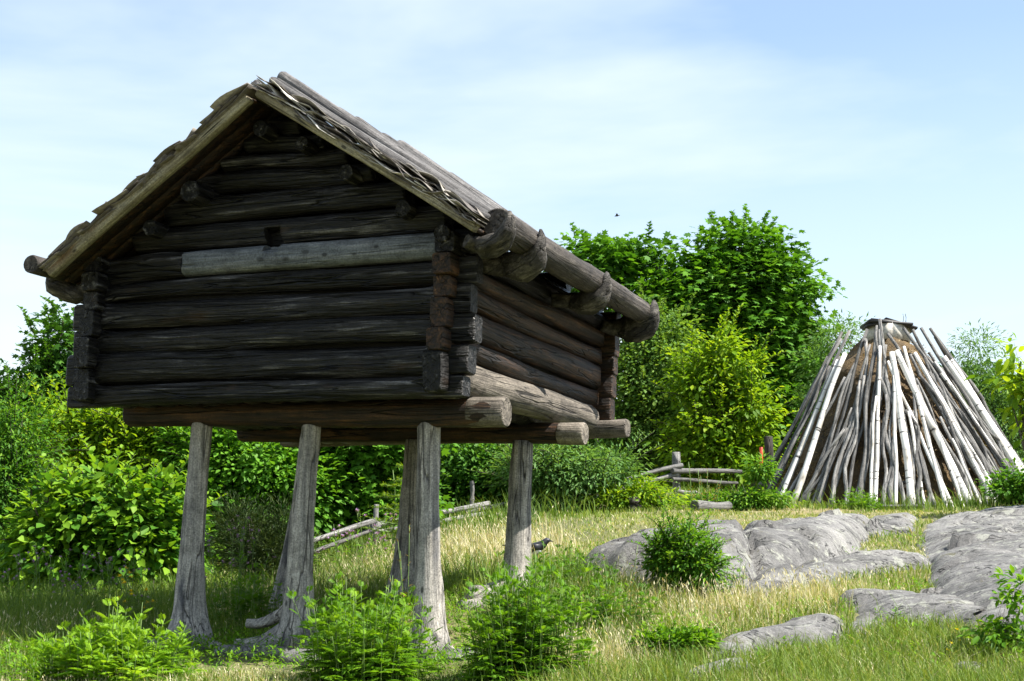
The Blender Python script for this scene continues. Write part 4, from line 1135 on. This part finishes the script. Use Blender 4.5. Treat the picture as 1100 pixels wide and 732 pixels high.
tree('willow_tree', 'feathery blue-green willow behind the right side of the pole hut', 'tree', (1065, 520), 33,
     [(1055, 395, 20, 34), (1040, 410, 18, 30), (1075, 430, 30, 44), (1095, 470, 40, 50), (1050, 372, 7, 18), (1060, 440, 30, 40)],
     200, 60, .24, .11, 'lance', LM_WILLOW, 215, .26, .07, stems=2, group=GB)
tree('sapling', 'young sapling with large bright yellow-green leaves at the right edge', 'tree', (1122, 555), 20,
     [(1088, 385, 14, 12), (1080, 405, 18, 10), (1100, 420, 20, 24), (1120, 440, 22, 60), (1098, 375, 10, 18)],
     70, 6, .12, .17, 'ovate', LM_LIME, 216, .55, .03, stems=2, group=GB, tone=(.55, .3))
tree('bramble_bush', 'low leafy green shrub at the right foot of the pole hut', 'bush', (1090, 545), 23,
     [(1085, 525, 26, 16), (1110, 520, 30, 26)], 70, 30, .12, .08, 'ovate', LM_LINDEN, 217, .6, .02, stems=3, group=GB)
tree('mugwort_bush', 'leafy green weeds growing at the left foot of the pole hut', 'bush', (800, 545), 23.2,
     [(816, 503, 9, 14), (800, 537, 24, 8), (762, 541, 24, 5), (835, 534, 18, 6)], 110, 30, .10, .08, 'lance', LM_LINDEN, 218, .4, .015, stems=5, group=GB, tone=(.6, .25))
tree('nettle_bush', 'tall pale weeds at the lawn edge left of the fence post', 'bush', (690, 548), 22.2,
     [(688, 531, 14, 15), (662, 536, 20, 11), (712, 541, 16, 5)], 90, 32, .11, .08, 'lance', LM_LIME, 219, .35, .012, stems=5, group=GB, tone=(.45, .3))
tree('rock_shrub', 'dense dark-based green shrub growing between the two rock humps', 'shrub', (735, 634), 12.5,
     [(735, 595, 26, 22), (725, 610, 26, 16), (752, 612, 22, 18), (730, 575, 14, 14), (715, 600, 18, 18)],
     130, 40, .065, .05, 'ovate', LM_LINDEN, 220, .40, .012, stems=7, tone=(.5, .3), flat=.9, shoots=90, slen=.22)
tree('clover_bush', 'low bright green leafy clump at the edge of the rock slab', 'shrub', (725, 722), 9.9,
     [(725, 708, 30, 13), (745, 703, 18, 12), (700, 714, 16, 9)], 70, 34, .045, .036, 'ovate', LM_HERB, 221, .7, .006, stems=5, tone=(.3, .25), shoots=30, slen=.1)
tree('edge_shrub', 'sparse young green shrub at the right bottom edge', 'shrub', (1085, 704), 9.9,
     [(1082, 655, 18, 26), (1098, 640, 14, 22), (1070, 682, 20, 18), (1100, 690, 22, 22)], 42, 10, .06, .065, 'ovate', LM_HERB, 222, .5, .008, stems=4, tone=(.35, .25))

for k, (px, d) in enumerate(((-60, 52), (90, 55), (250, 50), (400, 54), (540, 52), (660, 56), (900, 58), (1010, 56), (1130, 54))):
    tree('background_tree', ['farthest dark tree %s' % q for q in ('beyond the left edge of the picture', 'behind the loose-crowned tree at the left', 'behind the leftmost storehouse post', 'behind the middle storehouse post',
         'behind the rightmost storehouse post', 'behind the birch', 'behind the left side of the pole hut', 'behind the right side of the pole hut', 'beyond the right edge of the picture')][k], 'tree', (px, 640), d,
         [(px, 560, 75, 60), (px + 20, 500, 60, 50), (px - 30, 610, 80, 40), (px + 40, 620, 70, 40)] if px < 700 else [(px, 500, 70, 45), (px + 20, 450, 45, 45), (px - 30, 530, 70, 30)], 150, 46, .7, .42, 'rhomb', LM_DARK, 260 + k, .8, .2, group=GB, tone=(.4, .25), limbs=12)
# ------------------------------------------------------------------ herbs: upright leafy stems
def herb(name, label, cat, px, py, d, rad, hmin, hmax, nst, nlf, lsz, asp, mat, seed_, group=None, pinnate=True, flower=None, tone=(.5, .22), lean=.22, fsize=.018, stemr=.004):
    r = np.random.default_rng(seed_)
    b = at(px, py, d); b[2] = gz(b[0], b[1])
    root = thing(name, b, label, cat, group)
    sb, lb, heads, sbs = Bag(), Bag(), [], []
    for s in range(nst):
        a = r.uniform(0, 6.28); q = r.random() ** .55 * r.choice([1, 1, 1, 1.15]) * (1 + .15 * math.sin(3 * a + seed_))
        x, y = b[0] + rad * q * math.cos(a), b[1] + rad * .8 * q * math.sin(a)
        z = gz(x, y) - .02
        h = (hmin + (hmax - hmin) * r.random() ** .8) * (1.1 - .35 * q ** 2) * r.choice([1, 1, 1, .7, 1.2])
        ln = np.array([math.cos(a), math.sin(a), 0]) * lean * h * q * r.uniform(.3, 1.3) + np.array([r.normal(0, .05), r.normal(0, .05), 0]) * h
        pts = [np.array([x, y, z]) + ln * (t ** 1.5) + np.array([0, 0, h * t]) for t in np.linspace(0, 1, 6)]
        V, F_, C_ = tube_geo(pts, [stemr * (1 - .12 * i) for i in range(6)], 5)
        if nst < 30: sb = Bag()
        sb.add(V, F_, C_)
        if nst < 30: sbs.append(sb)
        n = int(nlf * r.uniform(.75, 1.2))
        tt = np.sort(r.uniform(.04, 1.0, n))
        P = np.array([np.array([x, y, z]) + ln * (t ** 1.5) + np.array([0, 0, h * t]) for t in tt])
        az = np.arange(n) * 2.4 + r.uniform(0, 6.28)
        el = .15 + .95 * tt ** 2 + r.normal(0, .15, n)
        Dv = np.column_stack([np.cos(az) * np.cos(el), np.sin(az) * np.cos(el), np.sin(el)])
        Nv = np.column_stack([-np.cos(az) * np.sin(el), -np.sin(az) * np.sin(el), np.cos(el)]) + r.normal(0, .2, (n, 3))
        Ln = lsz * (1.1 - .6 * tt) * r.uniform(.7, 1.25, n)
        tn = np.clip(tone[0] + tone[1] * r.normal(0, .5) + .25 * (tt - .5) + r.normal(0, tone[1] * .5, n), 0, 1)
        if pinnate:
            Dn = unit(Dv); S = unit(np.cross(Nv, Dn))
            m = 7
            for k in range(m):
                f = .25 + .75 * k / (m - 1)
                droop = -.18 * f * f
                Pk = P + Dn * (Ln * f)[:, None] + np.array([0, 0, 1]) * (Ln * droop)[:, None]
                ll = Ln * (.52 - .26 * abs(f - .5))
                if k == m - 1: leaves(lb, Pk, Dn + np.array([0, 0, -.3]), Nv, ll, ll * .24, 'lance', tn)
                else:
                    for sg in (-1, 1):
                        leaves(lb, Pk, Dn * .75 + S * sg + np.array([0, 0, -.15]), Nv, ll, ll * .24, 'lance', tn)
        else:
            leaves(lb, P, Dv, Nv, Ln, Ln * asp, 'lance' if asp < .4 else 'ovate', tn)
        if flower:
            for k in range(flower[1]):
                if r.random() > flower[2]: continue
                c = pts[-1] + np.array([r.normal(0, .05), r.normal(0, .05), r.uniform(-.09, .04)])
                sb.add(*tube_geo([pts[-2], c], [.0025, .002], 4))
                mI = 9
                az = r.uniform(0, 6.28, mI); el = r.uniform(.0, 1.3, mI)
                Dv2 = np.column_stack([np.cos(az) * np.cos(el), np.sin(az) * np.cos(el), np.sin(el)])
                fb = Bag(); heads.append(fb)
                leaves(fb, np.repeat(c[None], mI, 0), Dv2, np.column_stack([-np.cos(az), -np.sin(az), np.ones(mI)]), np.full(mI, fsize), np.full(mI, fsize * .55), 'rhomb', r.uniform(0, 1, mI))
    if sbs:
        for q in sbs: q.build('stem', M_STEM, root)
    else: sb.build('stems', M_STEM, root)
    lb.build('leaves', mat, root)
    for fb in heads: fb.build('flower_head', flower[0], root)
    return root
FL_PURPLE = leaf_mat('purple_petal', (.20, .12, .30), (.32, .20, .42), (.46, .34, .55), .3)
FL_YELLOW = leaf_mat('yellow_petal', (.60, .42, .01), (.75, .58, .02), (.85, .72, .05), .3)
GH = 'leafy herb clumps in front of the posts'
herb('herb_clump', 'bright green feathery herb clump in front of the leftmost post', 'herb', 118, 738, 9.35, .37, .18, .38, 120, 15, .10, .3, LM_HERB, 301, GH, tone=(.62, .25))
herb('herb_clump', 'tall feathery herb clump between the middle and right front posts', 'herb', 388, 738, 9.4, .33, .36, .60, 95, 17, .10, .3, LM_HERB, 302, GH, tone=(.42, .25))
herb('herb_clump', 'dense dark-based herb clump in front of the rearmost right post', 'herb', 562, 738, 9.5, .30, .42, .66, 105, 18, .095, .3, LM_HERB, 303, GH, tone=(.36, .22))
herb('herb_clump', 'low herb clump right of the rearmost post in the dry grass', 'herb', 645, 700, 11.0, .30, .25, .42, 50, 14, .085, .3, LM_HERB, 304, GH, tone=(.25, .25))
herb('herb_clump', 'small herb clump beneath the dwarf pine by the left post', 'herb', 268, 672, 12.6, .24, .30, .48, 45, 14, .085, .3, LM_HERB, 305, GH, tone=(.2, .2))
herb('herb_clump', 'small leafy green tuft left of the plank by the pole hut', 'herb', 924, 546, 23.4, .32, .16, .28, 45, 12, .09, .3, LM_HERB, 306, GH, tone=(.35, .2))
herb('herb_clump', 'thin herb tuft on the lawn above the rock shrub', 'herb', 738, 590, 13.4, .14, .28, .44, 18, 12, .07, .3, LM_HERB, 307, GH, tone=(.45, .2))
herb('herb_clump', 'small herb tuft growing on the pale rock face', 'herb', 785, 632, 12.7, .10, .18, .34, 7, 10, .06, .3, LM_HERB, 308, GH, tone=(.45, .2))
herb('dock_plant', 'tall reddish dock stalk beside the right front post', 'herb', 437, 714, 10.4, .06, .62, .78, 4, 20, .05, .3, leaf_mat('dock_leaf', (.12, .10, .02), (.20, .16, .04), (.28, .18, .08), .3), 309, None, False, tone=(.5, .3))
LM_DOCK = bpy.data.materials['dock_leaf']
herb('dock_plant', 'reddish dock stalks in the grass right of the low herb clump', 'herb', 668, 702, 10.9, .10, .35, .55, 5, 18, .05, .3, LM_DOCK, 317, None, False, tone=(.5, .3))
herb('dock_plant', 'rusty dock stalks at the foot of the fence post', 'herb', 752, 545, 23.0, .25, .45, .75, 8, 18, .07, .3, LM_DOCK, 318, None, False, tone=(.7, .3), stemr=.01)
herb('weed_clump', 'leafy weeds just right of the root of the right front post', 'herb', 515, 738, 9.4, .16, .10, .20, 30, 10, .07, .3, LM_HERB, 319, None, False, tone=(.35, .25))
herb('weed_clump', 'low ragged weeds at the bottom left corner', 'herb', 25, 735, 9.4, .35, .10, .26, 45, 10, .07, .3, LM_HERB, 320, None, False, tone=(.4, .25))
herb('weed_clump', 'tall mixed weeds left of the low rock hump', 'herb', 612, 640, 12.6, .30, .22, .42, 55, 13, .07, .25, LM_HERB, 321, None, True, tone=(.2, .25))
GP = 'purple flowering plants'
FP = lambda: (FL_PURPLE, 3, .7)
herb('purple_flower', 'purple flowering plant below the broad-leaved bush at the left', 'flower', 50, 668, 13.2, .32, .38, .62, 24, 12, .09, .25, LM_HERB, 311, GP, False, FP(), tone=(.25, .2), fsize=.022)
herb('purple_flower', 'purple flowering plant nearest the leftmost post on its left side', 'flower', 118, 668, 13.2, .25, .40, .66, 14, 12, .09, .25, LM_HERB, 312, GP, False, FP(), tone=(.25, .2), fsize=.022)
herb('purple_flower', 'purple flowering plant between the two left posts', 'flower', 255, 655, 14.0, .20, .55, .78, 13, 12, .09, .25, LM_HERB, 313, GP, False, FP(), tone=(.25, .2), fsize=.026)
herb('purple_flower', 'purple flowering drift below the left fence rails', 'flower', 382, 610, 17.2, .50, .35, .60, 26, 10, .10, .25, LM_HERB, 314, GP, False, FP(), tone=(.3, .2), fsize=.032)
herb('yellow_flower', 'yellow flowering plant left of the leftmost post', 'flower', 136, 672, 12.6, .12, .36, .46, 7, 10, .07, .25, LM_HERB, 315, None, False, (FL_YELLOW, 3, .8), fsize=.026)
herb('yellow_flower', 'small yellow flower in the grass at the lower right', 'flower', 1031, 707, 9.9, .06, .10, .16, 4, 8, .05, .3, LM_HERB, 316, None, False, (FL_YELLOW, 2, .7), fsize=.016)
# young spruce shoots behind the right posts
r = np.random.default_rng(77)
q = at(425, 610, 17.5); q[2] = gz(q[0], q[1])
SP = thing('spruce_sapling', q, 'thin yellow-green spruce sapling behind the right front post', 'tree')
sb, lb = Bag(), Bag()
for px, py in ((422, 505), (438, 480), (432, 530)):
    tp_ = at(px, py, 17.5); b0 = np.array([tp_[0] + r.normal(0, .03), q[1] + r.normal(0, .1), q[2]])
    sb.add(*tube_geo(subdiv(b0, tp_, 5, .01, px), [.014, .012, .010, .008, .006, .004], 6))
    hgt = tp_[2] - b0[2]
    for k in range(5):
        s0 = b0 + (tp_ - b0) * (.3 + .13 * k)
        for m in range(5):
            a = m * 1.256 + k; ln = .34 * (1.1 - .17 * k)
            e0 = s0 + np.array([math.cos(a) * ln, math.sin(a) * ln, .12 * ln])
            sb.add(*tube_geo([s0, (s0 + e0) / 2 + [0, 0, -.01], e0], [.006, .005, .003], 4))
            nn = 44; t = r.uniform(0, 1, nn); P = s0 + (e0 - s0) * t[:, None]
            leaves(lb, P, unit(r.normal(0, 1, (nn, 3))) * .8 + unit((e0 - s0)[None]) * .8, r.normal(0, 1, (nn, 3)), np.full(nn, .035), np.full(nn, .006), 'lance', r.uniform(.3, 1, nn))
sb.build('trunk', M_STEM, SP); lb.build('needles', LM_LIME, SP)

# ------------------------------------------------------------------ grass (uncountable)
r = np.random.default_rng(99)
def in_rock(X, Y):
    P = np.column_stack([X, Y]); m = np.zeros(len(X), bool)
    for poly in ROCKS:
        lo, hi = poly.min(0), poly.max(0)
        c = (P[:, 0] > lo[0]) & (P[:, 0] < hi[0]) & (P[:, 1] > lo[1]) & (P[:, 1] < hi[1])
        ii = np.where(c)[0]
        if len(ii):
            a = inside(P[ii], poly); d_ = seg_dist(P[ii], poly, True)
            m[ii] |= a & (d_ > .05)
    return m
def fz(X, Y, s, sd): return vnoise(X, Y, s, sd) / 3.5
def spots(X, Y, L_):
    o = np.zeros(len(X))
    for px, py, Y0, rx, ry in L_:
        c = at(px, py, Y0); o = np.maximum(o, np.exp(-(((X - c[0]) / rx) ** 2 + ((Y - c[1]) / ry) ** 2)))
    return o
def blades(name, X, Y, H, Wd, lean, tone, mat, heads=False, label=None):
    n = len(X); Z = ground(X, Y)
    a = r.uniform(0, 6.28, n)
    dr = np.column_stack([np.cos(a), np.sin(a), np.zeros(n)])
    sd = np.column_stack([-np.sin(a + r.normal(0, .7, n)), np.cos(a), np.zeros(n)])
    B = np.column_stack([X, Y, Z - .01]); up = np.array([0, 0, 1.0])
    p1 = B + up * (H * .5)[:, None] + dr * (H * lean * .25)[:, None]
    p2 = B + up * (H * (1 - .25 * lean))[:, None] + dr * (H * lean)[:, None]
    w0 = sd * (Wd / 2)[:, None]
    V = np.stack([B - w0, B + w0, p1 + w0 * .8, p1 - w0 * .8, p2], 1)
    Fq = np.array([0, 1, 2, 3, 3, 2, 4]); F_ = (Fq[None] + (np.arange(n) * 5)[:, None]).ravel()
    bag = Bag(); bag.add(V.reshape(-1, 3), F_, np.tile([4, 3], n), np.repeat(tone, 5))
    if heads:
        k = r.random(n) < .4; m = k.sum()
        leaves(bag, p2[k] - up * .01, dr[k] * lean[k][:, None] + up * .9 + r.normal(0, .2, (m, 3)), r.normal(0, 1, (m, 3)), H[k] * .16, Wd[k] * 2.0, 'lance', np.clip(tone[k] + .15, 0, 1))
    o = bag.build(name, mat)
    return tag(o, label, 'grass', kind='stuff')
def sample(n, y0, y1, p=1.6, margin=1.0):
    u = r.random(n); a, b = y0 ** (1 - p), y1 ** (1 - p)
    Y = (a + (b - a) * u) ** (1 / (1 - p))
    X = r.uniform(-1, 1, n) * (Y * .335 + margin)
    k = ~in_rock(X, Y)
    return X[k], Y[k]
DRY = [(330, 652, 14, .8, 1.2), (250, 665, 13.4, .6, .9), (60, 690, 11.6, 1.0, .9), (500, 600, 17, .9, 2.2), (440, 610, 16.0, .9, 1.6), (545, 600, 16.5, .6, 1.5), (700, 665, 11.5, .75, 1.1), (665, 655, 12, .6, .9), (780, 655, 11.8, .7, .5), (400, 625, 15.5, 1.0, 1.6), (290, 725, 9.6, .5, .5), (870, 640, 12.2, .8, .6), (640, 715, 9.9, .35, .5), (20, 735, 9.2, .7, .4)]
LAWN = [(720, 565, 18, 2.2, 4.0), (850, 558, 21, 2.2, 3.0), (660, 570, 17, 1.2, 3), (960, 556, 21.5, 2, 1.6), (950, 590, 15.6, .8, 1.5), (700, 550, 21, 2.0, 2.4)]
TALLG = [(30, 680, 12.2, 1.5, 2.2), (120, 670, 12.8, 1.4, 1.8), (350, 640, 14.5, 1.6, 2.0), (220, 660, 14, 1, 2), (580, 545, 21, 1.6, 1.8), (640, 545, 22, 1.2, 1.2), (620, 650, 12, .6, 1.2), (480, 570, 19.5, 1.5, 1.5), (800, 540, 23.6, 3, .5), (1050, 545, 23.4, 2.4, .5)]
CLEAR = [(200, 694, 11.3, .55, .55), (255, 702, 11.0, .5, .5), (315, 700, 11.0, .6, .6), (470, 712, 10.7, .6, .6), (505, 688, 11.5, .45, .6), (290, 715, 10.4, .6, .6), (430, 690, 11.6, .5, .5)]
def calm(X, Y):
    "trodden, thin grass around the posts and at the photographer's side of the store"
    c = spots(X, Y, CLEAR)
    low = np.clip((11.0 - Y) / .6, 0, 1) * np.clip((.25 - X) / .3, 0, 1)
    return (1 - .8 * np.clip(c * 1.3, 0, 1)) * (1 - .6 * low)
# short turf
X, Y = sample(130000, 8.3, 27, 1.7)
lw = spots(X, Y, LAWN); dr_ = spots(X, Y, DRY); tg = spots(X, Y, TALLG)
patch = fz(X, Y, 1.3, 5)
H = (.10 + .07 * r.random(len(X))) * (1 - .6 * np.clip(lw * 1.5, 0, 1)) * (1 + .8 * tg) * calm(X, Y)
tn = np.clip(.50 + .22 * patch + .22 * fz(X, Y, 5.5, 15) + .28 * np.clip(lw, 0, 1) + .25 * dr_ + r.normal(0, .16, len(X)) - .2 * tg, 0, 1)
blades('meadow_grass', X, Y, H, .0055 * (Y / 10) ** .9 * r.uniform(.7, 1.4, len(X)), r.uniform(.1, .9, len(X)), tn, LM_GRASS, False, 'short green grass covering the slope')
# dry blades mixed in the lawn
X, Y = sample(90000, 8.3, 27, 1.7)
lw = spots(X, Y, LAWN); dr_ = spots(X, Y, DRY); tg = spots(X, Y, TALLG)
patch = fz(X, Y, 1.1, 8)
k = r.random(len(X)) < np.clip(.14 + .62 * lw + .95 * dr_ + .25 * patch - .6 * tg, 0, 1)
X, Y, lw = X[k], Y[k], lw[k]
H = (.07 + .09 * r.random(len(X))) * (1 - .55 * np.clip(lw * 1.5, 0, 1)) * calm(X, Y)
blades('dry_turf', X, Y, H, .0055 * (Y / 10) ** .9 * r.uniform(.6, 1.3, len(X)), r.uniform(.3, 1.3, len(X)), np.clip(.45 + r.normal(0, .22, len(X)), 0, 1), LM_STRAW, False, 'bleached short dry grass mixed into the lawn')
# tall dry straw
X, Y = sample(110000, 8.6, 24, 1.5)
dr_ = spots(X, Y, DRY)
k = r.random(len(X)) < np.clip((dr_ - .10) * 1.25 * (.75 + .5 * fz(X, Y, 2.5, 3)) + .035 * (Y < 15), 0, 1)
X, Y = X[k], Y[k]
H = r.uniform(.10, .32, len(X)) * np.where(Y > 13.5, 1.0, .8) * calm(X, Y)
blades('tall_dry_grass', X, Y, H, .0038 * (Y / 10) ** .9 * r.uniform(.7, 1.3, len(X)), r.uniform(.1, .7, len(X)) ** 1.3, np.clip(.5 + r.normal(0, .22, len(X)), 0, 1), LM_STRAW, True, 'tall straw coloured dry grass in drifts')
# tall green grass
X, Y = sample(120000, 8.6, 25, 1.5)
tg = spots(X, Y, TALLG); dr_ = spots(X, Y, DRY); lw = spots(X, Y, LAWN)
rb = (X > 1.4) & (Y < 10.9)
k = r.random(len(X)) < np.clip(.10 + .65 * tg + .28 * rb - .12 * dr_ - .7 * lw, 0, 1)
X, Y, rb, tg = X[k], Y[k], rb[k], tg[k]
H = r.uniform(.14, .34, len(X)) * (1 + .5 * tg) * np.where(rb, .7, 1) * calm(X, Y)
blades('tall_green_grass', X, Y, H, .0052 * (Y / 10) ** .9 * r.uniform(.7, 1.3, len(X)), r.uniform(.15, .95, len(X)), np.clip(.34 + r.normal(0, .2, len(X)) + .1 * rb, 0, 1), LM_GRASS, False, 'long green grass in loose tufts')

# low broad-leaved weeds between the grass
X, Y = sample(15000, 9.4, 18, 1.6)
lw = spots(X, Y, LAWN); dr_ = spots(X, Y, DRY)
k = (fz(X, Y, 1.9, 21) + .25 * r.normal(0, 1, len(X)) - .5 * lw - .5 * dr_ + .25 * (X < .2) * (Y < 13)) > .12
X, Y = X[k], Y[k]; Z = ground(X, Y)
bag = Bag(); n = len(X)
for q in range(7):
    az = r.uniform(0, 6.28, n); el = r.uniform(.1, 1.1, n); Ln = r.uniform(.015, .045, n)
    P = np.column_stack([X + r.normal(0, .02, n), Y + r.normal(0, .02, n), Z + r.uniform(.0, .12, n) * (Y < 99)])
    leaves(bag, P, np.column_stack([np.cos(az) * np.cos(el), np.sin(az) * np.cos(el), np.sin(el)]), np.column_stack([-np.cos(az) * np.sin(el), -np.sin(az) * np.sin(el), np.cos(el)]), Ln, Ln * r.uniform(.25, .5, n), 'ovate', np.clip(r.normal(.4, .22, n), 0, 1))
tag(bag.build('ground_weeds', LM_HERB), 'low broad-leaved weeds growing between the grass', 'weeds', kind='stuff')
# moss and dry roots on the turf of the hut
n = 9000; a = r.uniform(0, 6.28, n); h = 2.95 * (1 - r.random(n) ** .5 * .98); rad_ = np.vectorize(hut_r)(h) - .17
P = np.column_stack([HC[0] + rad_ * np.cos(a), HC[1] + rad_ * np.sin(a), HC[2] + h - .08])
Nn = np.column_stack([np.cos(a), np.sin(a), np.full(n, .55)])
bag = Bag(); leaves(bag, P, r.normal(0, .6, (n, 3)) + np.array([0, 0, -.5]) + .5 * Nn, Nn + r.normal(0, .3, (n, 3)), r.uniform(.03, .11, n), r.uniform(.006, .022, n), 'lance', r.uniform(0, 1, n))
tag(bag.build('moss', leaf_mat('dry_moss', (.06, .04, .018), (.20, .13, .045), (.36, .27, .13), .15), HUT), kind='stuff')

# ------------------------------------------------------------------ birds
def lathe(pts, rad, seg=14): return tube_geo(pts, rad, seg, up=(0, 1, 0))
M_BIRDB = plain('black_feather', (.012, .013, .018), .45, .1)
M_BIRDW = plain('white_feather', (.75, .75, .73), .7, .05)
mb = at(577, 603, 14.8); mb[2] = gz(mb[0], mb[1])
MAG = thing('magpie', mb, 'black and white magpie standing in the grass behind the right post', 'bird')
bz = mb[2] + .15
def bp(x, z, y=0): return (mb[0] + x, mb[1] + y, bz + z)
b = Bag(); b.add(*lathe([bp(-.12, -.01), bp(-.09, .0), bp(-.04, -.005), bp(.01, .005), bp(.05, .03), bp(.075, .055), bp(.095, .068), bp(.112, .066), bp(.120, .064)],
                        [.012, .035, .05, .05, .04, .03, .028, .018, .006]))
b.build('body', M_BIRDB, MAG, True)
b = Bag(); b.add(*lathe([bp(-.07, -.022), bp(-.03, -.026), bp(.015, -.014), bp(.045, .006)], [.02, .042, .043, .02])); b.build('belly', M_BIRDW, MAG, True)
b = Bag(); b.add(*lathe([bp(.114, .064), bp(.135, .060), bp(.150, .056)], [.009, .006, .001], 8)); b.build('beak', M_BIRDB, MAG, True)
b = Bag(); b.add(*tube_geo([bp(-.10, .0), bp(-.2, .01), bp(-.32, .025)], [(.022, .008), (.02, .007), (.01, .005)], 10, up=(0, 0, 1))); b.build('tail', M_BIRDB, MAG, True)
for s in (-1, 1):
    b = Bag(); b.add(*tube_geo([bp(.03, .01, s * .045), bp(-.03, .005, s * .05), bp(-.10, .0, s * .03)], [(.008, .022), (.009, .03), (.004, .012)], 10)); b.build('wing', M_BIRDB, MAG, True)
    b = Bag(); b.add(*tube_geo([bp(.0, -.04, s * .018), bp(.005, -.10, s * .018), bp(.0, -.155, s * .018)], [.007, .004, .004], 6)); b.build('leg', M_BIRDB, MAG, True)
fbp = at(663, 232, 70)
b = Bag()
b.add(*tube_geo([fbp + [-.12, 0, -.02], fbp + [0, 0, 0], fbp + [.12, 0, .03]], [.01, .035, .012], 8, up=(0, 1, 0)))
for s in (-1, 1): b.add(*tube_geo([fbp, fbp + [-.03, s * .15, .06], fbp + [-.08, s * .28, .03]], [(.05, .01), (.04, .008), (.005, .003)], 6))
tag(b.build('flying_bird', M_BIRDB, None, True), 'tiny dark bird flying in the pale sky above the trees', 'bird')
